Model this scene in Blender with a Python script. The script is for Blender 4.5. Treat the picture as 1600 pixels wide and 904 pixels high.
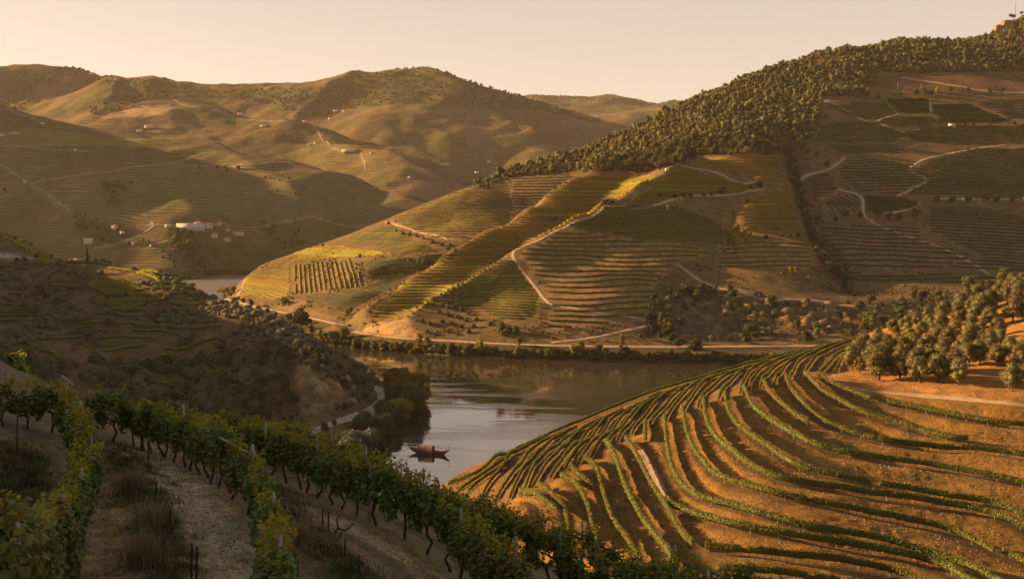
import bpy, bmesh, math, random, time
import numpy as np
T00 = time.time()
random.seed(11); RNG = np.random.default_rng(11)
SC = bpy.context.scene
for _o in list(bpy.data.objects): bpy.data.objects.remove(_o, do_unlink=True)
COL = SC.collection

# ------------------------------------------------------------------ camera
F = 1800.0; PITCH = math.atan(122 / F); CAMZ = 100.0
cam_d = bpy.data.cameras.new('camera'); cam = bpy.data.objects.new('camera', cam_d); COL.objects.link(cam)
cam.location = (0, 0, CAMZ); cam.rotation_euler = (math.pi/2 - PITCH, 0, 0)
cam_d.sensor_width = 36.0; cam_d.lens = 36.0 * F / 1600; cam_d.clip_start = 0.5; cam_d.clip_end = 40000
SC.camera = cam

# ------------------------------------------------------------------ light
SUN_AZ = 17.0      # degrees beyond the picture's left
SUN_EL = 14.5
HAZE = 2.0e-5
def sun_vec():
    a, e = math.radians(SUN_AZ), math.radians(SUN_EL)
    return (-math.cos(a)*math.cos(e), math.sin(a)*math.cos(e), math.sin(e))
SV = sun_vec()
sun_d = bpy.data.lights.new('sun', 'SUN'); sun = bpy.data.objects.new('sun', sun_d); COL.objects.link(sun)
sun_d.energy = 5.0; sun_d.color = (1.0, 0.57, 0.24); sun_d.angle = math.radians(0.6)
from mathutils import Vector
sun.rotation_euler = Vector(SV).to_track_quat('Z', 'Y').to_euler()
W = bpy.data.worlds.new('World'); SC.world = W; W.use_nodes = True
nt = W.node_tree; nt.nodes.clear()
sky = nt.nodes.new('ShaderNodeTexSky'); sky.sky_type = 'NISHITA'; sky.sun_disc = False
sky.sun_elevation = math.radians(SUN_EL)
# nishita: rotation 0 puts the sun at +Y, positive turns towards +X
sky.sun_rotation = math.atan2(SV[0], SV[1]) % (2*math.pi)
sky.altitude = 100; sky.air_density = 1.0; sky.dust_density = 1.2; sky.ozone_density = 1.0
tint = nt.nodes.new('ShaderNodeMix'); tint.data_type = 'RGBA'; tint.blend_type = 'MULTIPLY'; tint.inputs[0].default_value = 1.0
tint.inputs[7].default_value = (1.0, 0.76, 0.64, 1)
bg = nt.nodes.new('ShaderNodeBackground'); bg.inputs[1].default_value = 0.086
wo = nt.nodes.new('ShaderNodeOutputWorld')
nt.links.new(sky.outputs[0], tint.inputs[6]); tc = nt.nodes.new('ShaderNodeTexCoord'); sxyz = nt.nodes.new('ShaderNodeSeparateXYZ'); nt.links.new(tc.outputs['Generated'], sxyz.inputs[0])
ramp = nt.nodes.new('ShaderNodeValToRGB'); nt.links.new(sxyz.outputs[2], ramp.inputs[0])
ramp.color_ramp.elements[0].position = 0.0; ramp.color_ramp.elements[0].color = (1.0, 1.0, 1.0, 1)
ramp.color_ramp.elements[1].position = 0.75; ramp.color_ramp.elements[1].color = (0.32, 0.36, 0.44, 1)
_e = ramp.color_ramp.elements.new(0.18); _e.color = (0.86, 0.84, 0.83, 1)
_e = ramp.color_ramp.elements.new(0.4); _e.color = (0.50, 0.53, 0.58, 1)
dim = nt.nodes.new('ShaderNodeMix'); dim.data_type = 'RGBA'; dim.blend_type = 'MULTIPLY'; dim.inputs[0].default_value = 1.0
peach = nt.nodes.new('ShaderNodeMix'); peach.data_type = 'RGBA'; peach.inputs[0].default_value = 0.65; peach.inputs[7].default_value = (3.0, 2.38, 1.92, 1)
nt.links.new(tint.outputs[2], peach.inputs[6]); nt.links.new(peach.outputs[2], dim.inputs[6]); nt.links.new(ramp.outputs[0], dim.inputs[7]); nt.links.new(dim.outputs[2], bg.inputs[0]); nt.links.new(bg.outputs[0], wo.inputs[0])
SC.view_settings.view_transform = 'Standard'; SC.view_settings.look = 'None'
SC.view_settings.exposure = 1.78; SC.view_settings.gamma = 1.0; SC.view_settings.use_curve_mapping = False
SC.render.engine = 'CYCLES'
cy = SC.cycles
cy.use_denoising = True; cy.max_bounces = 5; cy.diffuse_bounces = 2; cy.glossy_bounces = 3; cy.transmission_bounces = 3
cy.volume_bounces = 0; cy.transparent_max_bounces = 6; cy.caustics_reflective = False; cy.caustics_refractive = False
cy.sample_clamp_indirect = 3.0

# ------------------------------------------------------------------ picture <-> world helpers (a pixel plus a distance is a point)
CP, SP = math.cos(PITCH), math.sin(PITCH)
def ray_dir(px, py):
    u = (np.asarray(px, float) - 800) / F; v = (452 - np.asarray(py, float)) / F
    return u, CP + v*SP, v*CP - SP
def P(px, py, D):
    dx, dy, dz = ray_dir(px, py); s = D / dy
    return (float(dx*s), float(D), float(CAMZ + dz*s))
def Wz(px, py, z):
    dx, dy, dz = ray_dir(px, py); s = (z - CAMZ) / dz
    return (float(dx*s), float(dy*s), float(z))
def Q(px, D, z):      # direction column, distance, height
    return (float((px-800)/F*D/ (CP)), float(D), float(z))
def proj(x, y, z):
    x = np.asarray(x, float); y = np.asarray(y, float); z = np.asarray(z, float) - CAMZ
    f = y*CP - z*SP; v = y*SP + z*CP
    return 800 + F*x/f, 452 - F*v/f

# ------------------------------------------------------------------ noise
def _hash(ix, iy, s):
    n = (ix.astype(np.int64)*374761393 + iy.astype(np.int64)*668265263 + s*974634777) & 0x7fffffff
    n = ((n ^ (n >> 13)) * 1274126177) & 0x7fffffff
    n = (n ^ (n >> 16)) & 0x7fffffff
    return n / 0x7fffffff
def vnoise(x, y, s=0):
    x = np.asarray(x, float); y = np.asarray(y, float)
    ix = np.floor(x); iy = np.floor(y); fx = x-ix; fy = y-iy
    fx = fx*fx*fx*(fx*(fx*6-15)+10); fy = fy*fy*fy*(fy*(fy*6-15)+10)
    a = _hash(ix, iy, s); b = _hash(ix+1, iy, s); c = _hash(ix, iy+1, s); d = _hash(ix+1, iy+1, s)
    return (a*(1-fx)+b*fx)*(1-fy) + (c*(1-fx)+d*fx)*fy
def fbm(x, y, s=0, o=4, g=0.5):
    r = 0; a = 1; t = 0
    for i in range(o):
        r = r + a*(vnoise(x*2**i+17.3*i, y*2**i+9.1*i, s+i)-0.5); t += a; a *= g
    return r / t * 2
def sstep(a, b, x):
    t = np.clip((x-a)/(b-a), 0, 1); return t*t*(3-2*t)

# ------------------------------------------------------------------ smooth surface through control points
class Surf:
    def __init__(s, pts, sm=0.0, scale=100.0):
        p = np.array(pts, float); s.c = p[:, :2].mean(0); s.k = scale
        X = (p[:, :2]-s.c)/scale; n = len(X)
        A = np.zeros((n+3, n+3)); A[:n, :n] = s.phi(X, X) - sm*np.eye(n)
        A[:n, n] = 1; A[:n, n+1:] = X; A[n, :n] = 1; A[n+1:, :n] = X.T
        b = np.zeros(n+3); b[:n] = p[:, 2]
        s.X = X; s.w = np.linalg.solve(A, b)
    @staticmethod
    def phi(a, b):
        return np.sqrt(((a[:, None, :]-b[None, :, :])**2).sum(2) + 0.02)   # multiquadric: stays tame between points
    def __call__(s, x, y):
        x = np.asarray(x, float); sh = x.shape; q = np.stack([x.ravel(), np.asarray(y, float).ravel()], 1)
        q = (q - s.c)/s.k; out = np.empty(len(q)); n = len(s.X)
        for i in range(0, len(q), 40000):
            c = q[i:i+40000]; out[i:i+40000] = s.phi(c, s.X) @ s.w[:n] + s.w[n] + c @ s.w[n+1:]
        return out.reshape(sh)

class Grid:            # regular height grid, bilinear lookup
    def __init__(s, x0, x1, y0, y1, d):
        s.xs = np.arange(x0, x1+d/2, d); s.ys = np.arange(y0, y1+d/2, d); s.d = d
        s.X, s.Y = np.meshgrid(s.xs, s.ys); s.Z = None
    def at(s, x, y, A=None):
        A = s.Z if A is None else A
        x = np.asarray(x, float); y = np.asarray(y, float)
        u = np.clip((x-s.xs[0])/s.d, 0, len(s.xs)-1.001); v = np.clip((y-s.ys[0])/s.d, 0, len(s.ys)-1.001)
        i = u.astype(int); j = v.astype(int); fu = u-i; fv = v-j
        return (A[j, i]*(1-fu)+A[j, i+1]*fu)*(1-fv) + (A[j+1, i]*(1-fu)+A[j+1, i+1]*fu)*fv
    def inside(s, x, y):
        return (x >= s.xs[0]) & (x <= s.xs[-1]) & (y >= s.ys[0]) & (y <= s.ys[-1])
def edge_fade(g, w, floor=-6.0, west=True, east=True, south=True, north=True):
    a = np.ones_like(g.X)
    if west: a *= sstep(0, w, g.X-g.xs[0])
    if east: a *= sstep(0, w, g.xs[-1]-g.X)
    if south: a *= sstep(0, w, g.Y-g.ys[0])
    if north: a *= sstep(0, w, g.ys[-1]-g.Y)
    g.Z = floor + (g.Z-floor)*a

# ---- far hills beyond the river bend -------------------------------------------------
far = []
def add(lst, dz=0.0, arr=None):
    for p in lst:
        q = P(*p); arr.append((q[0], q[1], q[2]+dz))
def addb(lst, back, drop, arr):        # the far side of a crest
    for p in lst:
        q = P(*p); k = (q[1]+back)/q[1]
        arr.append((q[0]*k, q[1]*k, q[2]-drop))
F4c = [(-250,110,2250),(-120,135,2300),(0,163,2350),(50,183,2400),(100,192,2450),(200,212,2480),(270,224,2450),(340,236,2400),(450,252,2300),(570,272,2200),(640,299,2100),(670,314,2050),(760,345,2000)]
add(F4c, 0, far); addb(F4c, 140, 42, far)
add([(0,340,1930),(0,280,2080),(0,230,2200),(100,300,2010),(100,360,1850),(100,400,1760),(200,380,1790),(200,300,1990),(200,250,2200),(300,330,1900),(300,370,1790),(300,280,2080),(400,330,1950),(400,290,2010),(400,390,1850),(450,400,1830),(500,330,1960),(500,380,1860),(560,310,2040),(-150,300,1950),(-150,220,2150),(300,405,1700),(200,410,1730),(600,345,1950)], 0, far)
for px, py in [(300,437),(240,438),(150,440),(340,431),(380,429),(450,428),(0,440),(-200,440)]: far.append(Wz(px, py, 1.0))
for px, py in [(300,452),(100,460),(450,440),(600,430),(-200,460)]: far.append(Wz(px, py, -6.0))
F3c = [(60,95,3550),(175,132,3450),(280,160,3300),(350,176,3200),(450,191,3080),(500,203,3120),(560,216,3060),(640,240,2960),(690,265,2880),(735,288,2820),(800,310,2750)]
add(F3c[1:], 0, far); addb(F3c[2:], 200, 85, far)
add([(130,185,3100),(200,200,2980),(160,170,3250),(300,200,3050),(300,228,2850),(400,215,2900),(400,240,2800),(480,225,2920),(480,250,2780),(560,245,2740),(600,240,2780),(600,268,2560),(650,262,2680),(650,292,2440),(700,298,2520),(700,310,2400)], 0, far)
add([(505,226,2880),(540,236,2800),(600,240,2720),(625,250,2680),(660,272,2600),(700,295,2540)], 6, far)
F2c = [(-250,120,4000),(-120,112,4100),(0,110,4200),(60,109,4250),(105,107,4250),(150,111,4250),(185,121,4200),(240,122,4200),(290,131,4250),(340,139,4300),(440,134,4300),(510,134,4200),(570,117,4100),(620,107,4050),(650,106,4050),(690,110,4050),(740,128,4050),(820,151,4100),(900,174,4050),(985,194,4000),(1100,215,3950),(1300,250,3900)]
add(F2c, 0, far); addb(F2c, 350, 130, far); addb(F2c, 700, 260, far)
add([(60,150,3800),(100,165,3650),(0,150,3700),(40,175,3300),(110,190,3150),(520,165,3750),(560,180,3550),(560,200,3350),(640,160,3650),(640,200,3350),(700,220,3250),(700,180,3550),(760,180,3650),(800,230,3250),(850,200,3600),(760,262,2980),(900,230,3450),(950,215,3700),(850,262,3050),(1000,240,3500),(450,165,3700),(400,158,3800),(700,250,3000)], 0, far)
add([(620,180,3500),(600,205,3300),(800,200,3470),(880,240,3250),(760,165,3720)], 14, far)
F1c = [(700,150,6600),(825,147,6500),(880,150,6500),(950,154,6500),(990,163,6500),(1030,160,6300),(1060,156,6300),(1150,165,6300),(1350,150,6300)]
add(F1c, 0, far); addb(F1c, 500, 200, far)
add([(880,165,6000),(950,172,5800),(1000,172,5900),(930,190,5300),(1000,190,5300),(1060,185,5400)], 0, far)
far += [Q(800, 4900, 240), Q(1000, 4700, 230), Q(400, 5500, 300), Q(0, 5500, 350), Q(1300, 4800, 230), Q(0, 7500, 200), Q(800, 7700, 200), Q(1500, 7500, 200)]
gF = Grid(-2700, 2700, 1560, 7600, 10.0)
gF.Z = Surf(far, 0.03, 400.0)(gF.X, gF.Y)
def crest_ridge(g, px, lift, sig, pts, d0=None, d1=None):
    ln = []
    for p in pts: q = P(*p) if len(p) == 3 else None; ln.append(q[:2])
    ln = np.array(ln); X, Y = g.X, g.Y; best = np.full(X.shape, 1e9)
    for a, b in zip(ln[:-1], ln[1:]):
        d = b-a; t = np.clip(((X-a[0])*d[0]+(Y-a[1])*d[1])/(d@d), 0, 1); best = np.minimum(best, np.hypot(X-a[0]-t*d[0], Y-a[1]-t*d[1]))
    g.Z = g.Z + lift*np.exp(-best/sig)
crest_ridge(gF, 0, 12, 45, F4c); crest_ridge(gF, 0, 20, 60, F3c[1:])
crest_ridge(gF, 0, 18, 45, [(505,226,2880),(540,236,2800),(600,240,2720),(625,250,2680),(660,272,2600),(700,295,2540)])
crest_ridge(gF, 0, 16, 45, [(583,213,3000),(650,238,2950),(700,262,2860),(750,296,2780)])
crest_ridge(gF, 0, 14, 40, [(30,283,2080),(75,305,2000),(130,335,1900),(170,350,1860)]); crest_ridge(gF, 0, 13, 40, [(210,262,2180),(260,300,2010),(300,330,1900),(350,352,1880)]); crest_ridge(gF, 0, 14, 45, [(340,240,2380),(400,270,2140),(450,300,2050),(480,340,1950),(520,376,1870)])
crest_ridge(gF, 0, 22, 70, [(660,112,4050),(720,150,3800),(790,190,3550),(860,225,3400)]); crest_ridge(gF, 0, 22, 70, [(560,118,4050),(500,150,3800),(460,178,3600)]); crest_ridge(gF, 0, 18, 60, [(120,110,4200),(90,150,3800),(40,178,3500)]); crest_ridge(gF, 0, 16, 60, [(240,124,4150),(200,145,3500),(150,185,3150)])
far_relief = fbm(gF.X/300, gF.Y/300, 3, 5)*(16+12*sstep(2500, 3000, gF.Y))*sstep(20, 160, gF.Z) + fbm(gF.X/90, gF.Y/90, 8, 4)*7*sstep(5, 60, gF.Z) - np.abs(fbm(gF.X/170+fbm(gF.X/300, gF.Y/300, 5)*.8, gF.Y/420, 9, 3))*9*sstep(30, 120, gF.Z)
gF.Z = gF.Z + far_relief - 6
_sf = np.array([Wz(a, b, 0.0)[:2] for a, b in [(-900,446),(-200,441),(0,440),(150,439),(240,437),(300,436),(340,431),(380,429),(1100,429)]])
_d = gF.Y-np.interp(gF.X, _sf[:, 0], _sf[:, 1]); gF.Z = np.where(_d < 0, np.minimum(gF.Z, -1+_d*.2), np.maximum(gF.Z, np.minimum(5, _d*.2))); gF.Z = np.maximum(gF.Z, -12)
edge_fade(gF, 200, -12, south=False)

# ---- hill across the river -------------------------------------------------------------
mid = []
S0 = [(366,463,1225),(385,434,1290),(420,413,1320),(500,388,1330),(600,348,1340),(640,333,1345),(700,308,1370),(740,294,1400),(800,272,1440),(850,252,1470),(940,222,1530),(1000,198,1580),(1060,168,1620),(1100,150,1650),(1150,129,1690),(1200,109,1720),(1280,84,1780),(1400,68,1850),(1530,64,1900),(1565,50,1900),(1600,28,1920),(1700,5,1950),(1900,0,1950)]
add(S0, 0, mid); addb(S0[1:], 130, 38, mid); addb(S0[1:], 330, 110, mid)
for px, py, D in S0[:1]: mid.append(Q(345, 1280, -6))
mid += [Q(350, 1500, -7), Q(420, 1580, -7), Q(520, 1640, -6), Q(620, 1680, -4), Q(330, 1350, -7), Q(700, 1750, 0)]
for px, py in [(352,462),(345,457)]: mid.append(Wz(px, py+8, 0.5))
for px, py in [(400,492),(440,510),(480,536),(600,548),(700,556),(850,562),(1000,566),(1150,568),(1300,572),(1600,580),(1900,585)]:
    q = Wz(px, py, 0.3); mid.append(q); mid.append((q[0]*0.95-8, q[1]*0.95, -7.0))
ROADR = [(356,466),(400,478),(440,487),(520,504),(560,519),(600,525),(640,529),(700,532),(760,535.5),(850,539),(1000,541.5),(1150,541),(1250,540),(1400,541),(1600,545),(1900,550)]
for px, py in ROADR:
    q = Wz(px, py, 8.0); mid.append(q)
    mid.append(Wz(px, py+1.5, 7.6) if px > 430 else q[:2]+(8.0,)) if px > 430 else None
add([(420,462,1170),(450,442,1200),(500,412,1250),(560,430,1120),(560,462,1030),(520,482,1000),(470,472,1070),(600,400,1180),(650,380,1200),(600,370,1260),(560,395,1230),(450,420,1270)], 0, mid)
mid += [Q(590, 950, 15), Q(640, 1010, 26), Q(700, 1085, 40), Q(780, 1150, 60), Q(850, 1235, 86), Q(905, 1310, 112)]
S1 = [(572,496,895),(605,468,930),(640,440,965),(700,400,1010),(760,368,1060),(820,335,1120),(860,305,1170),(893,284,1205),(930,268,1250),(965,262,1290)]
add(S1, 2, mid)
add([(715,372,1190),(770,345,1250),(820,312,1330),(860,290,1360),(850,278,1390),(750,312,1330),(790,292,1390),(900,262,1420),(700,345,1280)], 0, mid)
add([(640,468,915),(700,440,950),(760,410,990),(820,377,1040),(880,342,1100),(920,312,1160),(960,292,1200),(985,276,1240)], -2, mid)
mid += [Q(660, 905, 22), Q(740, 955, 40), Q(810, 1005, 56), Q(880, 1065, 77), Q(940, 1130, 100)]
S2 = [(640,508,858),(680,478,885),(700,468,892),(760,430,925),(800,400,950),(850,372,985),(900,347,1020),(945,322,1060),(1000,296,1110),(1050,268,1170),(1085,250,1220)]
add(S2, 2, mid)
add([(800,472,868),(850,500,830),(850,440,900),(900,402,955),(950,362,1015),(1000,332,1065),(950,450,880),(950,500,828),(1000,400,955),(1050,350,1045),(1000,462,868),(1050,420,925),(1100,302,1140),(1150,294,1175),(1100,380,1010),(750,500,845),(700,505,850),(760,470,885),(900,525,805),(1000,525,808),(1050,500,835),(850,520,812)], 0, mid)
mid += [Q(1118, 1050, 72), Q(1150, 1120, 97), Q(1105, 960, 55)]
add([(1187,292,1165),(1165,325,1105),(1152,356,1060),(1128,402,995)], 7, mid)
add([(1200,268,1230),(1205,402,1005),(1180,440,935)], 5, mid); add([(1224,300,1185),(1244,350,1105),(1264,402,1020),(1222,252,1290)], 13, mid); add([(1150,247,1270),(1180,283,1195)], 6, mid); add([(1100,250,1262),(1075,300,1120)], -4, mid)
add([(1232,240,1320),(1248,300,1230),(1262,345,1140),(1285,400,1040),(1325,440,960)], -9, mid)
add([(1060,448,912),(1100,452,905),(1150,458,895),(1250,468,885),(1340,475,890),(1400,470,900),(1500,480,885),(1600,485,880),(1750,485,880)], 0, mid)
add([(1060,520,832),(1100,524,826),(1180,530,820),(1250,531,815),(1350,532,816),(1500,534,818)], 2, mid)
add([(1300,432,975),(1400,430,985),(1500,430,1000),(1600,430,1010),(1310,382,1075),(1400,380,1095),(1500,370,1125),(1600,370,1140),(1310,320,1190),(1400,310,1220),(1500,300,1240),(1600,300,1250),(1320,250,1330),(1450,240,1360),(1600,235,1380),(1310,190,1450),(1400,180,1490),(1500,175,1510),(1600,170,1520),(1300,152,1540),(1400,142,1590),(1600,132,1610),(1400,115,1660),(1600,110,1690),(1800,300,1260),(1800,430,1010),(1800,150,1600)], -2, mid)
add([(1100,228,1300),(1150,200,1400),(1200,180,1480),(1000,240,1370),(940,250,1400),(1200,220,1370),(1250,182,1480),(1250,130,1640),(1180,152,1590),(1060,205,1470),(1000,222,1480)], 0, mid)
gM = Grid(-440, 1500, 735, 2500, 2.5)
gM.Z = Surf(mid, 0.03, 100.0)(gM.X, gM.Y)
for _c, _l, _s in ((S1, 5, 14), (S2, 5, 14), (S0[1:9], 4, 18)): crest_ridge(gM, 0, _l, _s, _c)
gM.Z = gM.Z + fbm(gM.X/70, gM.Y/70, 21, 4)*3.0*sstep(8, 40, gM.Z)
_sh = np.array([Wz(a, b, 0.0)[:2] for a, b in [(346,456),(352,464),(372,478),(400,493),(440,512),(480,535),(600,547),(700,555),(850,562),(1000,566),(1150,568),(1300,571),(1600,576),(1900,580)]])
_ys = np.interp(gM.X, _sh[:, 0], _sh[:, 1]); _d = gM.Y-_ys
gM.Z = np.where(_d < 0, np.minimum(gM.Z, -0.3+_d*0.25), np.maximum(gM.Z, np.minimum(6.0, _d*0.6)))
_d2 = gM.X-_sh[0, 0]-fbm(gM.Y/60, gM.Y/60, 23, 2)*8-(gM.Y-1440)*0.35
gM.Z = np.where(gM.Y > 1330, np.where(_d2 < 0, np.minimum(gM.Z, -0.3+_d2*0.3), gM.Z), gM.Z)
gM.Z = np.maximum(gM.Z, -12)

# ---- wooded spur on this bank, left ----------------------------------------------------
lef = []
L0 = [(-120,345,885),(0,364,850),(60,390,820),(130,407,790),(200,418,770),(245,427,750),(290,450,720),(340,472,690),(385,492,650),(420,520,615),(450,540,595),(500,572,566),(540,596,570),(562,610,578)]
add(L0, 0, lef)
for p in L0[:-1]:
    q = P(*p); lef.append((q[0]+28, q[1]+34, q[2]*0.55)); lef.append((q[0]+66, q[1]+78, -3.0)); lef.append((q[0]+110, q[1]+120, -8.0))
add([(0,420,790),(0,500,680),(0,580,560),(100,450,750),(100,550,610),(100,620,530),(200,450,735),(200,520,650),(200,600,560),(300,490,690),(300,550,620),(300,610,560),(400,560,585),(400,620,545),(440,600,550),(470,575,568),(500,612,546),(530,610,560)], 0, lef)
ROADL = [(380,712),(450,688),(500,669),(545,652),(575,640),(592,628),(601,617),(597,609),(580,603),(560,600)]
for px, py in ROADL: lef.append(Wz(px, py, 6.0)); 
for px, py in [(440,668),(500,655),(540,641),(568,630),(580,618)]: lef.append(Wz(px, py, 6.6))
for px, py in [(470,700),(560,660),(600,640),(618,620),(610,606)]: lef.append(Wz(px, py, 5.0))
for px, py in [(560,735),(600,715),(632,697),(648,678),(652,655),(642,628),(625,608),(600,597),(570,590)]:
    q = Wz(px, py, 0.2); lef.append(q)
for px, py in [(620,745),(655,715),(680,690),(684,660),(670,618),(640,590),(600,580),(560,572),(700,760),(720,700),(720,640),(700,590),(660,562),(560,548),(760,700),(760,620)]: lef.append(Wz(px, py, -7))
lef += [Q(0, 430, 12), Q(200, 420, 9), Q(400, 430, 5), Q(500, 400, 3), Q(600, 400, -2), Q(680, 390, -7), Q(300, 500, 8), Q(100, 480, 12)]
lef += [(-430,745,98),(-500,720,135),(-600,700,160),(-700,640,165),(-480,600,105),(-440,650,82),(-560,850,108),(-680,880,110),(-700,960,90),(-760,450,120)]  # unseen bulge left of view, shaped to keep the spur face shaded
gL = Grid(-820, -35, 385, 1080, 1.5)
gL.Z = Surf(lef, 0.015, 60.0)(gL.X, gL.Y)
_n = sstep(8, 22, gL.Z)
gL.Z = gL.Z + fbm(gL.X/32, gL.Y/32, 31, 5)*3.2*_n
edge_fade(gL, 40, -12, south=False)

# ---- terraced hill on this bank, right ---------------------------------------------------
rig = []
NOSE = [(700,842,212),(760,803,222),(812,777,232),(876,747,245),(946,706,260),(1010,674,272),(1065,649,280),(1130,624,288),(1195,602,297),(1260,585,305)]
SKYL = [(650,790,285),(700,757,300),(760,728,315),(800,706,330),(850,681,343),(900,660,355),(950,639,367),(1000,619,380),(1050,602,390),(1100,588,400),(1150,573,410),(1200,560,420),(1250,548,428),(1300,537,435),(1350,525,440),(1400,512,436),(1450,496,430),(1500,478,424),(1550,463,418),(1600,449,410),(1750,400,400)]
add(NOSE, 0, rig); add(SKYL, 0, rig)
for p in SKYL:
    q = P(*p); k = (q[1]+40)/q[1]; rig.append((q[0]*k-4, q[1]*k, q[2]-17)); k = (q[1]+85)/q[1]; rig.append((q[0]*k-10, q[1]*k, -4 if p[0] < 1250 else 5.0))
add([(760,765,260),(830,725,275),(900,698,300),(960,668,315),(1030,640,320),(1090,612,340),(1160,587,355),(1230,566,370),(1290,555,365)], 0, rig)
add([(1300,595,305),(1380,606,296),(1450,615,290),(1600,632,275),(1400,565,340),(1350,560,360),(1500,550,335),(1600,560,315),(1600,500,360),(1500,512,375),(1430,535,385)], 0, rig)
add([(1600,711,250),(1600,821,215),(1600,904,192),(1450,700,256),(1450,780,225),(1450,870,197),(1300,665,268),(1300,730,238),(1300,800,213),(1300,880,190),(1150,793,212),(1150,709,243),(1150,655,270),(1150,870,190),(1040,705,254),(1050,765,230),(1050,830,206),(1100,900,182),(950,765,236),(980,840,206),(900,800,220),(900,850,203),(1000,904,184),(1250,940,172),(1500,960,174),(1750,700,260),(1750,900,200)], 0, rig)
rig += [Q(700, 165, 24), Q(850, 150, 22), Q(1000, 140, 26), Q(1250, 130, 28), Q(1500, 130, 32), Q(1750, 150, 40), Q(620, 240, 2), Q(600, 300, -6), Q(640, 350, -7), Q(560, 200, 4)]
gR = Grid(-70, 330, 125, 560, 0.5)
SR = Surf(rig, 0.03, 50.0)
gR.Z = SR(gR.X, gR.Y)

# ---- slope the picture is taken from --------------------------------------------------------
fore = []
def addp(l): add(l, 0, fore)
addp([(20,905,24),(60,800,30),(30,700,38),(60,660,44),(130,660,47),(50,745,34),(160,740,36),(212,697,46),(277,723,40),(335,752,36),(372,783,32),(180,904,25),(250,830,29),(250,760,34),(300,904,26),(350,860,28),(410,830,30),(440,905,27),
      (466,757,42),(530,796,37),(565,809,35.5),(580,817,35),(625,839,34),(645,851,33.5),(687,878,33),(712,902,32),(560,904,29),(560,850,32),(480,840,32),(480,790,36.5),(730,915,31),(800,975,27)])
addp([(520,768,44),(600,801,41.5),(700,852,39.5),(800,902,36),(900,942,34),(1000,975,32.5),(1100,1008,31),(500,735,52),(600,778,50),(700,831,48),(800,866,47),(900,893,46),(1000,923,45),(1100,953,44),(1200,985,43),(420,722,52),(300,690,60),(150,640,62)])
for px in (-400, -100, 200, 500, 800, 1100, 1500):
    fore += [Q(px, 100, (66 if px < 1000 else 55) if px > 0 else 80), Q(px, 160, 32 if px > 0 else 45), Q(px, 260, 6), Q(px, 380, -2)]
fore += [(1, 8, 95.8), (10, 6, 95.6), (-10, 8, 96), (0, -5, 97.8), (-15, -10, 99.5), (20, -10, 97), (-30, 10, 99), (-40, 30, 103), (-45, 60, 103), (-60, 20, 112), (-60, 60, 110), (-90, 20, 125), (-90, 80, 118), (-130, 20, 132), (-140, 90, 118), (-60, -40, 112), (40, -40, 100), (60, 10, 90), (60, 40, 84), (100, 10, 84), (100, 60, 70), (160, 40, 60), (-120, -40, 130), (-28, 70, 89), (-40, 100, 86), (-75, 150, 70)]  # unseen rise on the left, heights set to shade the near slope
fore += [P(5, 600, 95), P(-60, 590, 105), Q(1200,25,89),Q(1200,70,71),Q(1500,25,87),Q(1500,50,76),Q(1500,90,55),Q(1100,60,77),Q(1800,30,85),Q(1800,60,70)]
gC = Grid(-170, 170, -45, 400, 1.0)
SF = Surf(fore, 0.01, 12.0)
gC.Z = SF(gC.X, gC.Y)
gN = Grid(-34, 34, 8, 76, 0.2)         # fine sheet under the near rows
gN.Z = SF(gN.X, gN.Y) + fbm(gN.X/2.6, gN.Y/2.6, 51, 4)*0.10 + fbm(gN.X/0.5, gN.Y/0.5, 56, 3)*0.03
print('terrain fields', round(time.time()-T00, 1))
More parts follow.
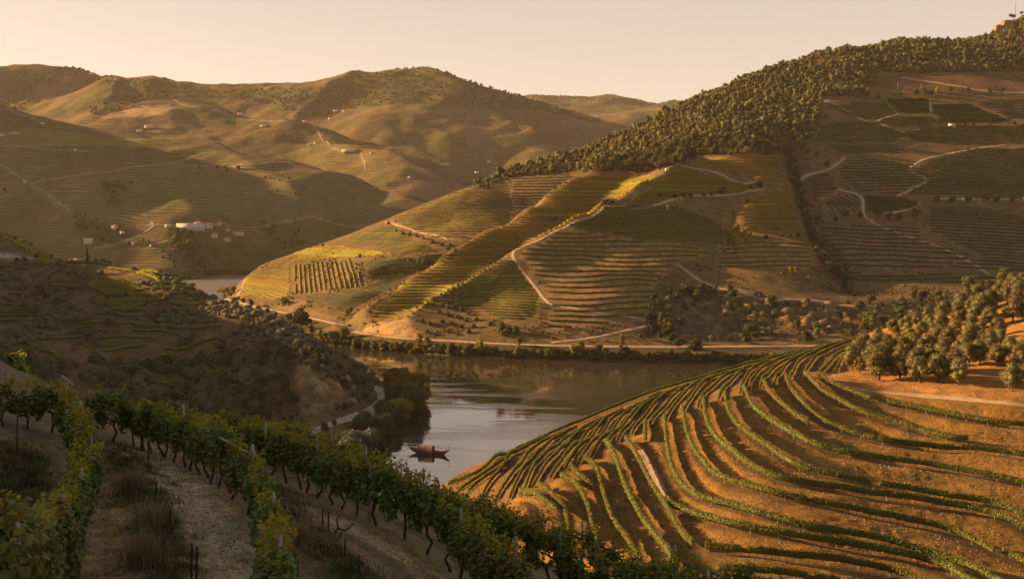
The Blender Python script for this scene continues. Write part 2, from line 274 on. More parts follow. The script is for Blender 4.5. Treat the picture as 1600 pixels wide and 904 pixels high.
# ------------------------------------------------------------------ object helpers
class Buf:
    """collects polygons; build() links them as ONE mesh object"""
    def __init__(s): s.v = []; s.n = 0; s.f = []; s.fs = []; s.c = []
    def add(s, v, f):
        v = np.asarray(v, float).reshape(-1, 3); f = np.asarray(f, int)
        s.v.append(v); s.f.append((f + s.n).ravel()); s.fs.append(np.full(len(f), f.shape[1])); s.n += len(v)
    def box(s, c, size, rz=0.0):
        x, y, z = [q/2 for q in size]; v = np.array([[a*x, b*y, d*z] for d in (-1, 1) for a, b in ((-1, -1), (1, -1), (1, 1), (-1, 1))])
        cr, sr = math.cos(rz), math.sin(rz); v = np.stack([v[:, 0]*cr-v[:, 1]*sr, v[:, 0]*sr+v[:, 1]*cr, v[:, 2]], 1) + np.array(c)
        s.add(v, [[0, 3, 2, 1], [4, 5, 6, 7], [0, 1, 5, 4], [1, 2, 6, 5], [2, 3, 7, 6], [3, 0, 4, 7]])
    def tube(s, pts, rad, n=6, cap=True):
        pts = np.asarray(pts, float); rad = np.broadcast_to(rad, (len(pts),)); V = []
        t = np.gradient(pts, axis=0); t /= np.linalg.norm(t, axis=1)[:, None] + 1e-9
        ref = np.array([0, 0, 1.0]) if abs(t[0][2]) < .9 else np.array([1.0, 0, 0])
        for p, d, r in zip(pts, t, rad):
            a = np.cross(d, ref); a /= np.linalg.norm(a)+1e-9; b = np.cross(a, d)
            an = np.arange(n)*2*math.pi/n; V.append(p + r*(np.cos(an)[:, None]*a + np.sin(an)[:, None]*b))
        m = len(pts); i = np.arange(m-1)[:, None]*n; k = np.arange(n)[None, :]; k2 = (k+1) % n
        s.add(np.concatenate(V), np.stack([i+k, i+n+k, i+n+k2, i+k2], -1).reshape(-1, 4)[:, ::-1])
        if cap:
            s.add(V[-1], [list(range(n))[::-1]]); s.add(V[0], [list(range(n))])
    def mesh(s, name, mats, smooth=False):
        me = bpy.data.meshes.new(name)
        v = np.concatenate(s.v) if s.v else np.zeros((0, 3)); f = np.concatenate(s.f).astype(np.int32); fs = np.concatenate(s.fs)
        me.vertices.add(len(v)); me.vertices.foreach_set('co', v.astype(np.float32).ravel())
        me.loops.add(len(f)); me.loops.foreach_set('vertex_index', f)
        me.polygons.add(len(fs)); me.polygons.foreach_set('loop_start', np.concatenate([[0], np.cumsum(fs)[:-1]]).astype(np.int32))
        me.update(calc_edges=True)
        if smooth: me.polygons.foreach_set('use_smooth', np.ones(len(fs), bool))
        for m in (mats if isinstance(mats, (list, tuple)) else [mats]): me.materials.append(m)
        return me
    def build(s, name, mat, parent=None, smooth=False, loc=None):
        o = bpy.data.objects.new(name, s.mesh(name, mat, smooth)); COL.objects.link(o)
        if parent is not None: o.parent = parent
        if loc is not None: o.location = loc
        return o
def tag(o, label=None, cat=None, group=None, kind=None):
    if label: o['label'] = label
    if cat: o['category'] = cat
    if group: o['group'] = group
    if kind: o['kind'] = kind
    return o
def thing(name, loc=(0, 0, 0), rz=0.0, sc=1.0):
    o = bpy.data.objects.new(name, None); COL.objects.link(o); o.location = loc; o.rotation_euler = (0, 0, rz); o.scale = (sc,)*3 if np.isscalar(sc) else sc
    o.empty_display_size = 0.3
    return o
def link_mesh(name, me, parent=None, loc=(0, 0, 0), rz=0.0, sc=1.0):
    o = bpy.data.objects.new(name, me); COL.objects.link(o); o.parent = parent; o.location = loc; o.rotation_euler = (0, 0, rz); o.scale = (sc,)*3 if np.isscalar(sc) else sc
    return o
def place(name, parts, loc, rz, sc, label, cat, group):
    """a thing made of parts that share their meshes with its likes; parts = [(name, mesh), ...]; a single mesh is linked as it is"""
    t = thing(name, loc, rz, sc)
    for pn, me in parts:
        c = bpy.data.objects.new(pn, me); COL.objects.link(c); c.parent = t
    return tag(t, label, cat, group)

# ------------------------------------------------------------------ materials
def nodes(name):
    m = bpy.data.materials.new(name); m.use_nodes = True; n = m.node_tree
    return m, n, n.nodes['Principled BSDF'], n.nodes['Material Output']
def N(n, typ, **kw):
    x = n.nodes.new(typ)
    for k, v in kw.items():
        if k.startswith('i_'):
            key = k[2:]; x.inputs[int(key) if key.isdigit() else key.replace('_', ' ')].default_value = v
        else: setattr(x, k, v)
    return x
def L(n, a, b): n.links.new(a, b)
def mixc(n, fac, a, b, mode='MIX'):
    x = N(n, 'ShaderNodeMix', data_type='RGBA', blend_type=mode)
    for i, v in ((0, fac), (6, a), (7, b)):
        if hasattr(v, 'links') or hasattr(v, 'is_linked'): L(n, v, x.inputs[i])
        elif i == 0: x.inputs[0].default_value = v
        else: x.inputs[i].default_value = (*v, 1)
    return x.outputs[2]
def math_(n, op, a, b=None, clamp=False):
    x = N(n, 'ShaderNodeMath', operation=op, use_clamp=clamp)
    for i, v in ((0, a), (1, b)):
        if v is None: continue
        if hasattr(v, 'is_linked'): L(n, v, x.inputs[i])
        else: x.inputs[i].default_value = v
    return x.outputs[0]
def noise(n, scale, detail=4, rough=0.6, vec=None, col=False):
    x = N(n, 'ShaderNodeTexNoise'); x.inputs['Scale'].default_value = scale; x.inputs['Detail'].default_value = detail; x.inputs['Roughness'].default_value = rough
    if vec is None:
        g = N(n, 'ShaderNodeNewGeometry'); vec = g.outputs['Position']
    L(n, vec, x.inputs['Vector']); return x.outputs['Color' if col else 'Fac']
def rampf(n, v, a, b):
    x = N(n, 'ShaderNodeMapRange'); x.inputs[1].default_value = a; x.inputs[2].default_value = b; L(n, v, x.inputs[0]); return x.outputs[0]
def bump(n, b, h, strength, dist):
    x = N(n, 'ShaderNodeBump'); x.inputs['Strength'].default_value = strength; x.inputs['Distance'].default_value = dist
    L(n, h, x.inputs['Height']); L(n, x.outputs[0], b.inputs['Normal'])

def mat_ground(name, s1, s2, bstr=0.6, bd=0.4, rough=0.95, tuft=(0.5, 0.8), stretch=None):
    """soil whose own colour comes from the 'soil' attribute, broken up by grass tufts, clods and dust"""
    m, n, b, o = nodes(name)
    at = N(n, 'ShaderNodeAttribute', attribute_name='soil')
    nz = noise(n, s1, 6, 0.7); nz2 = noise(n, s2, 5, 0.65); nz3 = noise(n, s1*0.13, 4, 0.6)
    c = mixc(n, rampf(n, nz, 0.35, 0.68), (0.62, 0.60, 0.58), (1.28, 1.25, 1.18))
    c = mixc(n, 1.0, at.outputs['Color'], c, 'MULTIPLY')
    c2 = mixc(n, rampf(n, nz2, 0.3, 0.7), (0.72, 0.74, 0.78), (1.25, 1.2, 1.12)); c = mixc(n, 1.0, c, c2, 'MULTIPLY')
    c3 = mixc(n, rampf(n, nz3, 0.35, 0.65), (0.80, 0.86, 0.84), (1.16, 1.10, 1.0)); c = mixc(n, 1.0, c, c3, 'MULTIPLY')
    L(n, c, b.inputs['Base Color']); b.inputs['Roughness'].default_value = rough; b.inputs['Specular IOR Level'].default_value = 0.12
    h = math_(n, 'ADD', nz, math_(n, 'MULTIPLY', nz2, 0.6)); bump(n, b, h, bstr, bd)
    return m
def mat_leaf(name, c1, c2, c3=None, tr=0.3, rough=0.6, objvar=0.25, hue=0.5, spec=0.2):
    """leaves: colour varies from leaf to leaf and plant to plant; light passes through in part"""
    m, n, b, o = nodes(name)
    g = N(n, 'ShaderNodeNewGeometry'); oi = N(n, 'ShaderNodeObjectInfo')
    c = mixc(n, g.outputs['Random Per Island'], c1, c2)
    if c3: c = mixc(n, rampf(n, g.outputs['Random Per Island'], 0.82, 0.97), c, c3)
    k = math_(n, 'ADD', math_(n, 'MULTIPLY', oi.outputs['Random'], objvar*2), 1-objvar)
    v = N(n, 'ShaderNodeHueSaturation'); L(n, k, v.inputs['Value']); L(n, c, v.inputs['Color'])
    L(n, math_(n, 'ADD', math_(n, 'MULTIPLY', oi.outputs['Random'], 0.06), 0.47), v.inputs['Hue'])
    L(n, v.outputs[0], b.inputs['Base Color']); b.inputs['Roughness'].default_value = rough; b.inputs['Specular IOR Level'].default_value = spec
    t = N(n, 'ShaderNodeBsdfTranslucent'); L(n, v.outputs[0], t.inputs[0]); mx = N(n, 'ShaderNodeMixShader'); mx.inputs[0].default_value = tr
    L(n, b.outputs[0], mx.inputs[1]); L(n, t.outputs[0], mx.inputs[2]); L(n, mx.outputs[0], o.inputs[0])
    return m
def mat_plain(name, c, rough=0.8, var=0.25, scale=3.0, bumpd=0.0, metal=0.0, c2=None, spec=0.3):
    m, n, b, o = nodes(name)
    nz = noise(n, scale, 5, 0.65); lo = tuple(x*(1-var) for x in c); hi = c2 if c2 else tuple(min(1, x*(1+var)) for x in c)
    L(n, mixc(n, rampf(n, nz, 0.35, 0.65), lo, hi), b.inputs['Base Color']); b.inputs['Roughness'].default_value = rough; b.inputs['Metallic'].default_value = metal
    b.inputs['Specular IOR Level'].default_value = spec
    if bumpd: bump(n, b, nz, 0.6, bumpd)
    return m
M = {}
M['forest'] = mat_leaf('forest_leaf', (0.050, 0.054, 0.020), (0.115, 0.100, 0.036), (0.17, 0.115, 0.04), 0.15, 0.8)
M['olive'] = mat_leaf('olive_leaf', (0.100, 0.100, 0.038), (0.175, 0.16, 0.054), None, 0.2, 0.55, 0.15)
M['scrub'] = mat_leaf('scrub_leaf', (0.095, 0.10, 0.062), (0.17, 0.17, 0.105), None, 0.12, 0.8, 0.3)
M['dark_tree'] = mat_leaf('dark_tree_leaf', (0.036, 0.050, 0.022), (0.070, 0.084, 0.034), None, 0.15, 0.8, 0.25)
M['poplar'] = mat_leaf('poplar_leaf', (0.16, 0.15, 0.022), (0.28, 0.24, 0.03), (0.34, 0.25, 0.03), 0.35, 0.6, 0.2)
M['willow'] = mat_leaf('willow_leaf', (0.075, 0.085, 0.030), (0.13, 0.135, 0.04), (0.2, 0.17, 0.04), 0.25, 0.7, 0.25)
M['grey_willow'] = mat_leaf('grey_willow_leaf', (0.085, 0.10, 0.075), (0.14, 0.16, 0.115), None, 0.2, 0.7, 0.15)
M['vine_far'] = mat_leaf('vine_far_leaf', (0.06, 0.085, 0.014), (0.14, 0.16, 0.024), (0.26, 0.22, 0.03), 0.25, 0.75, 0.2)
M['vine_gold'] = mat_leaf('vine_gold_leaf', (0.20, 0.19, 0.016), (0.34, 0.30, 0.024), (0.42, 0.30, 0.03), 0.3, 0.75, 0.2)  # yellow leaf, lightened to put the sun's gold on lit slopes into the colour
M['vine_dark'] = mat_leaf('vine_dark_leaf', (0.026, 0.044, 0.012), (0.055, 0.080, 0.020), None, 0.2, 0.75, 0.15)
M['vine_row'] = mat_leaf('vine_row_leaf', (0.095, 0.12, 0.026), (0.20, 0.215, 0.048), (0.27, 0.24, 0.06), 0.3, 0.65, 0.12)
M['vine_near'] = mat_leaf('vine_near_leaf', (0.075, 0.12, 0.022), (0.20, 0.25, 0.042), (0.17, 0.16, 0.025), 0.35, 0.5, 0.15, spec=0.35)
M['vine_tip'] = mat_leaf('vine_tip_leaf', (0.24, 0.26, 0.028), (0.40, 0.36, 0.036), (0.34, 0.17, 0.03), 0.4, 0.5, 0.12)
M['bark'] = mat_plain('bark', (0.075, 0.055, 0.042), 0.95, 0.45, 9.0, 0.03)
M['vine_bark'] = mat_plain('vine_bark', (0.052, 0.036, 0.028), 0.95, 0.5, 30.0, 0.012)
M['straw'] = mat_leaf('straw', (0.25, 0.20, 0.085), (0.42, 0.34, 0.17), None, 0.2, 0.8, 0.1)
M['greengrass'] = mat_leaf('green_grass', (0.045, 0.065, 0.020), (0.09, 0.11, 0.035), None, 0.2, 0.8, 0.1)
M['postwood'] = mat_plain('weathered_wood', (0.30, 0.29, 0.27), 0.9, 0.35, 14.0, 0.01)
M['rust'] = mat_plain('rusty_iron', (0.085, 0.034, 0.022), 0.85, 0.4, 25.0, 0.004)
M['wire'] = mat_plain('wire', (0.25, 0.25, 0.24), 0.5, 0.2, 5.0, 0, 0.8)
M['dirt_road'] = mat_plain('dirt_road', (0.38, 0.275, 0.18), 0.95, 0.2, 0.35, 0.05)
M['pale_road'] = mat_plain('pale_road', (0.34, 0.30, 0.26), 0.9, 0.12, 0.3)
M['white_wall'] = mat_plain('white_plaster', (0.62, 0.58, 0.53), 0.9, 0.08, 0.6)
M['tile_roof'] = mat_plain('tile_roof', (0.30, 0.12, 0.07), 0.9, 0.3, 1.2)
M['window'] = mat_plain('dark_window', (0.04, 0.04, 0.045), 0.2, 0.1, 1.0)
M['rock'] = mat_plain('rock', (0.19, 0.145, 0.105), 0.95, 0.5, 0.35, 0.6)
M['stone'] = mat_plain('ochre_stone', (0.24, 0.145, 0.07), 0.95, 0.35, 0.5, 0.3)
M['steel'] = mat_plain('painted_steel', (0.30, 0.25, 0.23), 0.6, 0.1, 1.0)

# ------------------------------------------------------------------ ground sheets
def in_poly(x, y, poly):
    x = np.asarray(x); y = np.asarray(y); c = np.zeros(x.shape, bool); p = np.asarray(poly, float); j = len(p)-1
    for i in range(len(p)):
        xi, yi = p[i, 0], p[i, 1]; xj, yj = p[j, 0], p[j, 1]
        if yi != yj: c ^= ((yi > y) != (yj > y)) & (x < (xj-xi)*(y-yi)/(yj-yi)+xi)
        j = i
    return c
def pick(g, px, py, d0=None, d1=None, A=None):
    """where the line of sight through (px, py) first meets the surface g"""
    px = np.atleast_1d(np.asarray(px, float)); py = np.atleast_1d(np.asarray(py, float))
    d0 = d0 or max(g.ys[0], 5); d1 = d1 or g.ys[-1]
    D = d0 + (d1-d0)*np.linspace(0, 1, 1400)**1.3
    dx, dy, dz = ray_dir(px, py); s = D[None, :]/dy[:, None]
    x = dx[:, None]*s; z = CAMZ + dz[:, None]*s; y = np.broadcast_to(D[None, :], x.shape)
    h = g.at(x, y, A); below = (z < h) & (x > g.xs[0]) & (x < g.xs[-1]); k = below.argmax(1); ok = below.any(1) & (k > 0)
    clr = np.where((x > g.xs[0]) & (x < g.xs[-1]), (z-h)/y, 9); kc = clr.argmin(1); miss = ~ok & (clr[np.arange(len(px)), kc]*F < 9)   # grazes a crest: take the crest
    k = np.where(miss, kc, k); ok = ok | miss
    k = np.maximum(k, 1); r = np.arange(len(px)); a = z[r, k-1]-h[r, k-1]; b = z[r, k]-h[r, k]; t = np.clip(a/(a-b+1e-9), 0, 1)
    out = np.stack([x[r, k-1]*(1-t)+x[r, k]*t, D[k-1]*(1-t)+D[k]*t], 1); Z = g.at(out[:, 0], out[:, 1], A)
    return np.column_stack([out, Z]), ok
def pickline(g, pts, step=2.0, **k):
    p = np.array(pts, float); w, ok = pick(g, p[:, 0], p[:, 1], **k); w = w[ok]
    return smooth_line(w[:, :2], step)
def smooth_line(p, step):
    p = np.asarray(p, float)
    if len(p) < 2: return p
    if len(p) > 2:        # Catmull-Rom through the points
        q = np.vstack([2*p[0]-p[1], p, 2*p[-1]-p[-2]]); out = []
        for i in range(1, len(q)-2):
            t = np.linspace(0, 1, 12, endpoint=False)[:, None]; a, b, c, d = q[i-1], q[i], q[i+1], q[i+2]
            out.append(0.5*((2*b)+(-a+c)*t+(2*a-5*b+4*c-d)*t*t+(-a+3*b-3*c+d)*t**3))
        p = np.vstack(out+[p[-1:]])
    s = np.concatenate([[0], np.cumsum(np.linalg.norm(np.diff(p, axis=0), axis=1))]); n = max(2, int(round(s[-1]/step))+1)
    q = np.linspace(0, s[-1], n); return np.column_stack([np.interp(q, s, p[:, k]) for k in range(p.shape[1])])
def dist_to(X, Y, line, cut=20.0):
    """distance of every grid point to a polyline (inf beyond cut)"""
    D = np.full(X.shape, np.inf); line = np.asarray(line)
    if len(line) < 2: return D
    x0, x1 = line[:, 0].min()-cut, line[:, 0].max()+cut; y0, y1 = line[:, 1].min()-cut, line[:, 1].max()+cut
    m = (X > x0) & (X < x1) & (Y > y0) & (Y < y1)
    if not m.any(): return D
    ii = np.where(m.ravel())[0]; xx = X.ravel()[ii]; yy = Y.ravel()[ii]; best = np.full(len(ii), np.inf)
    for a, b in zip(line[:-1], line[1:]):
        k = (xx > min(a[0], b[0])-cut) & (xx < max(a[0], b[0])+cut) & (yy > min(a[1], b[1])-cut) & (yy < max(a[1], b[1])+cut)
        if not k.any(): continue
        d = b[:2]-a[:2]; t = np.clip(((xx[k]-a[0])*d[0]+(yy[k]-a[1])*d[1])/(d@d+1e-9), 0, 1)
        best[k] = np.minimum(best[k], np.hypot(xx[k]-a[0]-t*d[0], yy[k]-a[1]-t*d[1]))
    D.ravel()[ii] = best; return D
def ground(name, g, mat, col, keep=None, kind='structure', attrs=None):
    ny, nx = g.Z.shape
    v = np.stack([g.X.ravel(), g.Y.ravel(), g.Z.ravel()], 1); idx = np.arange(ny*nx).reshape(ny, nx)
    f = np.stack([idx[:-1, :-1].ravel(), idx[:-1, 1:].ravel(), idx[1:, 1:].ravel(), idx[1:, :-1].ravel()], 1)
    k = (g.Z > -11).ravel() if keep is None else keep.ravel()
    f = f[k[f].any(1)]; used = np.zeros(len(v), bool); used[f] = True; re = np.cumsum(used)-1; f = re[f]; v = v[used]
    me = bpy.data.meshes.new(name); me.vertices.add(len(v)); me.vertices.foreach_set('co', v.astype(np.float32).ravel())
    me.loops.add(len(f)*4); me.loops.foreach_set('vertex_index', f.ravel().astype(np.int32))
    me.polygons.add(len(f)); me.polygons.foreach_set('loop_start', np.arange(0, len(f)*4, 4, dtype=np.int32)); me.update(calc_edges=True)
    me.polygons.foreach_set('use_smooth', np.ones(len(f), bool)); me.materials.append(mat)
    a = me.attributes.new('soil', 'FLOAT_COLOR', 'POINT'); c = np.concatenate([col.reshape(-1, 3)[used]*np.array([.75, .81, .76]), np.ones((len(v), 1))], 1)
    a.data.foreach_set('color', c.astype(np.float32).ravel())
    for nm, A in (attrs or {}).items():
        a = me.attributes.new(nm, 'FLOAT', 'POINT'); a.data.foreach_set('value', A.ravel()[used].astype(np.float32))
    o = bpy.data.objects.new(name, me); COL.objects.link(o); o['kind'] = kind; return o
def ribbon(name, g, line, w, mat, lift=0.12, kind='structure', cut=None):
    """a road draped on the ground, with a level crown and buried shoulders"""
    if len(line) < 3: return None
    line = np.asarray(line)[:, :2]; t = np.gradient(line, axis=0); t /= np.linalg.norm(t, axis=1)[:, None]+1e-9; nrm = np.stack([-t[:, 1], t[:, 0]], 1)
    cols = []
    zc = g.at(line[:, 0], line[:, 1]); k = np.ones(5)/5; zc = np.convolve(np.pad(zc, 2, 'edge'), k, 'valid')
    for off, dz in ((-0.62, -0.5), (-0.5, 0), (-0.25, 0.02), (0, 0.03), (0.25, 0.02), (0.5, 0), (0.62, -0.5)):
        wob = 1+0.08*np.sin(np.arange(len(line))*0.9+off*7); q = line + nrm*(off*w*wob)[:, None]; z = np.maximum(g.at(q[:, 0], q[:, 1]), zc*0.6+g.at(q[:, 0], q[:, 1])*0.4)+lift+dz
        cols.append(np.column_stack([q, z]))
    V = np.stack(cols, 1); n, m = V.shape[:2]; idx = np.arange(n*m).reshape(n, m)
    b = Buf(); b.add(V.reshape(-1, 3), np.stack([idx[:-1, :-1].ravel(), idx[:-1, 1:].ravel(), idx[1:, 1:].ravel(), idx[1:, :-1].ravel()], 1))
    o = b.build(name, mat, smooth=True); o['kind'] = kind; return o

# ------------------------------------------------------------------ plants
def leaf_quads(rng, c, nrm, size, jit=0.7, tri=False):
    """small curved leaf faces at points c facing roughly along nrm"""
    n = len(c); d = nrm + rng.normal(0, jit, (n, 3)); d /= np.linalg.norm(d, axis=1)[:, None]+1e-9
    r = rng.normal(0, 1, (n, 3)); a = np.cross(d, r); a /= np.linalg.norm(a, axis=1)[:, None]+1e-9; b = np.cross(d, a)
    s = size*rng.uniform(0.6, 1.35, (n, 1)); e = rng.uniform(0.55, 1.0, (n, 1))
    V = np.stack([c-a*s, c+b*s*e*0.8, c+a*s, c-b*s*e*0.8], 1).reshape(-1, 3)
    return V, np.arange(n*4).reshape(n, 4)
def blob_crown(rng, blobs, per, size, jit=0.6, lo=0.6):
    """leaf clumps in the outer part of several overlapping lobes (x, y, z, rx, rz)"""
    C = []; Nn = []
    for (x, y, z, r, rz) in blobs:
        n = int(per*r*r); d = rng.normal(0, 1, (n, 3)); d /= np.linalg.norm(d, axis=1)[:, None]; k = rng.uniform(lo, 1.06, (n, 1))
        k *= 1+0.16*np.sin(d[:, :1]*5+x*3)*np.cos(d[:, 1:2]*6+y*2)
        p = d*k*np.array([r, r, rz])+np.array([x, y, z]); C.append(p); Nn.append(d)
    return leaf_quads(rng, np.concatenate(C), np.concatenate(Nn), size, jit)
def core(b, rng, x, y, z, r, rz, k=0.72):
    bm = bmesh.new(); bmesh.ops.create_icosphere(bm, subdivisions=2, radius=1.0); v = np.array([q.co[:] for q in bm.verts]); f = [[w.index for w in t.verts] for t in bm.faces]; bm.free()
    v = v*(1+0.18*np.sin(v[:, :1]*4+x)*np.cos(v[:, 1:2]*5+z))*np.array([r, r, rz])*k+np.array([x, y, z]); b.add(v, f)
def make_tree(seed, h, w, trunk=0.25, lobes=9, per=110, size=0.32, mat='forest', shape='round', limbs=3, barkr=0.035, withcore=True):
    """returns [('trunk', mesh), ('crown', mesh)]; h height, w crown width"""
    rng = np.random.default_rng(seed); t = Buf(); c = Buf(); ch = h*(1-trunk); cz = h*trunk+ch*0.5
    lean = rng.uniform(-0.05, 0.05, 2)*h
    t.tube([(0, 0, -0.6), (lean[0]*.3, lean[1]*.3, h*trunk*0.5), (lean[0], lean[1], h*trunk*1.05), (lean[0], lean[1], cz)], [h*barkr*1.5, h*barkr, h*barkr*.8, h*barkr*.35], 6)
    for i in range(limbs):
        a = i*2*math.pi/limbs+rng.uniform(-.5, .5); e = np.array([math.cos(a)*w*.3, math.sin(a)*w*.3, h*trunk+ch*rng.uniform(.35, .6)])
        t.tube([(lean[0]*.6, lean[1]*.6, h*trunk*rng.uniform(.55, .9)), tuple(e*np.array([.45, .45, .62])+np.array([0, 0, h*trunk*.35])), tuple(e)], [h*barkr*.65, h*barkr*.45, h*barkr*.15], 5)
    bl = []
    for i in range(lobes):
        a = rng.uniform(0, 2*math.pi); u = rng.uniform(0.08, 0.95)
        if shape == 'round': prof = math.sqrt(max(0.05, 1-(2*u-0.9)**2)); rr = rng.uniform(.15, .55)*prof
        elif shape == 'column': prof = 0.75*(1-u)**0.45+0.1; rr = rng.uniform(0, .22)*prof
        elif shape == 'spread': prof = 1.0-0.3*u; rr = rng.uniform(.1, .62)*prof
        else: prof = (1-u)*0.9+.15; rr = rng.uniform(0, .4)*prof
        r = w*0.5*(rng.uniform(.34, .56) if shape != 'column' else rng.uniform(.45, .75)*prof+.1)
        bl.append((math.cos(a)*w*.5*rr*1.1, math.sin(a)*w*.5*rr*1.1, h*trunk+ch*(0.12+0.76*u), r, r*rng.uniform(.75, 1.0)*(1.25 if shape == 'column' else .92)))
    V, Fq = blob_crown(rng, bl, per, size, lo=.62); c.add(V, Fq)
    if withcore:
        for q in bl: core(c, rng, *q, k=0.66)
    return [('trunk', t.mesh('trunk', M['bark'])), ('crown', c.mesh('crown', M[mat]))]
def join_trees(name, mat, variants, spots, label, cat=None, group=None):
    """many far trees as one object; variants = list of (verts, faces-as-quads)"""
    b = Buf(); byv = {}
    for i, s in enumerate(spots): byv.setdefault(i % len(variants), []).append(s)
    for k, ss in byv.items():
        v, f = variants[k]; ss = np.array(ss); n = len(ss); c, s_ = np.cos(ss[:, 4]), np.sin(ss[:, 4])
        X = (v[None, :, 0]*c[:, None]-v[None, :, 1]*s_[:, None])*ss[:, 3:4]+ss[:, 0:1]; Y = (v[None, :, 0]*s_[:, None]+v[None, :, 1]*c[:, None])*ss[:, 3:4]+ss[:, 1:2]; Z = v[None, :, 2]*ss[:, 3:4]+ss[:, 2:3]
        V = np.stack([X, Y, Z], -1).reshape(-1, 3)
        for ff in f:
            FF = (ff[None]+(np.arange(n)*len(v))[:, None, None]).reshape(-1, ff.shape[1])
            b.f.append((FF+b.n).ravel()); b.fs.append(np.full(len(FF), ff.shape[1]))
        b.v.append(V); b.n += len(V)
    return tag(b.build(name, mat), label, cat, group, 'stuff')
def far_tree_template(seed, h, w, n=70, size=0.75):
    rng = np.random.default_rng(seed); b = Buf()
    bl = [(rng.uniform(-.2, .2)*w, rng.uniform(-.2, .2)*w, h*(.32+.15*i)+rng.uniform(-.3, .3), w*rng.uniform(.30, .42), h*.26) for i in range(3)]
    V, Fq = blob_crown(rng, bl, n/3/(w*.36)**2, size, 0.5, .8)
    cb = Buf()
    bm = bmesh.new(); bmesh.ops.create_icosphere(bm, subdivisions=1, radius=1.0); v = np.array([q.co[:] for q in bm.verts]); f = np.array([[w_.index for w_ in t.verts] for t in bm.faces]); bm.free()
    vs = []; fs = []
    for q in bl: fs.append(f+sum(len(a) for a in vs)); vs.append(v*np.array([q[3], q[3], q[4]])*.85*(1+rng.uniform(-.12, .12, (len(v), 1)))+np.array(q[:3]))
    tr = np.concatenate(vs); return (np.concatenate([V, tr]), [Fq, np.concatenate(fs)+len(V)])

# ------------------------------------------------------------------ rows of vines
def hedge(b, line3, w, h0, h1, rng, tall=0.25, sec=6, quads=0, qs=0.16, taper=True, ragged=1.15, gaps=0.0):
    """lumpy hedge along a 3D ground line, leaves from h0 to h1 above it"""
    L3 = np.asarray(line3); n = len(L3)
    if n < 2: return
    t = np.gradient(L3[:, :2], axis=0); t /= np.linalg.norm(t, axis=1)[:, None]+1e-9; nr = np.stack([-t[:, 1], t[:, 0]], 1)
    an = np.linspace(0, 2*math.pi, sec, endpoint=False)+math.pi/sec; H = (h1-h0)/2; V = np.empty((n, sec, 3))
    top = rng.uniform(1-tall, 1+tall, n); wid = rng.uniform(.72, 1.25, n)
    per = 1+.22*(vnoise(np.arange(n)*.55+rng.uniform(0, 99), np.zeros(n), 5)-.5)*2; top = top*per; wid = wid*(2-per)
    gp = rng.random(n) < gaps; gp |= np.roll(gp, 1) & (rng.random(n) < .5); top = np.where(gp, .25, top); wid = np.where(gp, .25, wid)
    if taper: top[[0, -1]] *= .6; wid[[0, -1]] *= .4
    for k, a in enumerate(an):
        j = rng.uniform(.85, 1.15, n); off = math.cos(a)*w/2*wid*j; V[:, k, :2] = L3[:, :2]+nr*off[:, None]
        zz = math.sin(a)*H; V[:, k, 2] = L3[:, 2]+h0+H+np.where(zz > 0, zz*top, zz)*j
    idx = np.arange(n*sec).reshape(n, sec); nx = np.roll(idx, -1, 1)
    b.add(V.reshape(-1, 3), np.stack([idx[:-1].ravel(), nx[:-1].ravel(), nx[1:].ravel(), idx[1:].ravel()], 1))
    b.add(V[0], [list(range(sec))[::-1]]); b.add(V[-1], [list(range(sec))])
    if quads:
        s = np.concatenate([[0], np.cumsum(np.linalg.norm(np.diff(L3[:, :2], axis=0), axis=1))]); m = int(s[-1]*quads)
        u = rng.uniform(0, s[-1], m); base = np.column_stack([np.interp(u, s, L3[:, i]) for i in range(3)]); N2 = np.column_stack([np.interp(u, s, nr[:, i]) for i in range(2)])
        a = rng.uniform(-0.5, math.pi+.5, m); rr = rng.uniform(.8, ragged, m); gq = gp[np.clip(np.searchsorted(s, u), 0, n-1)]; rr = np.where(gq, .3, rr); d = np.column_stack([N2*np.cos(a)[:, None], np.sin(a)])
        c = base.copy(); c[:, :2] += N2*(np.cos(a)*w/2*rr)[:, None]; c[:, 2] += h0+H+np.sin(a)*H*rr*1.05
        Vq, Fq = leaf_quads(rng, c, d, qs, .5); b.add(Vq, Fq)
def drape(g, line, z=0.0):
    line = np.asarray(line); return np.column_stack([line[:, :2], g.at(line[:, 0], line[:, 1])+z])
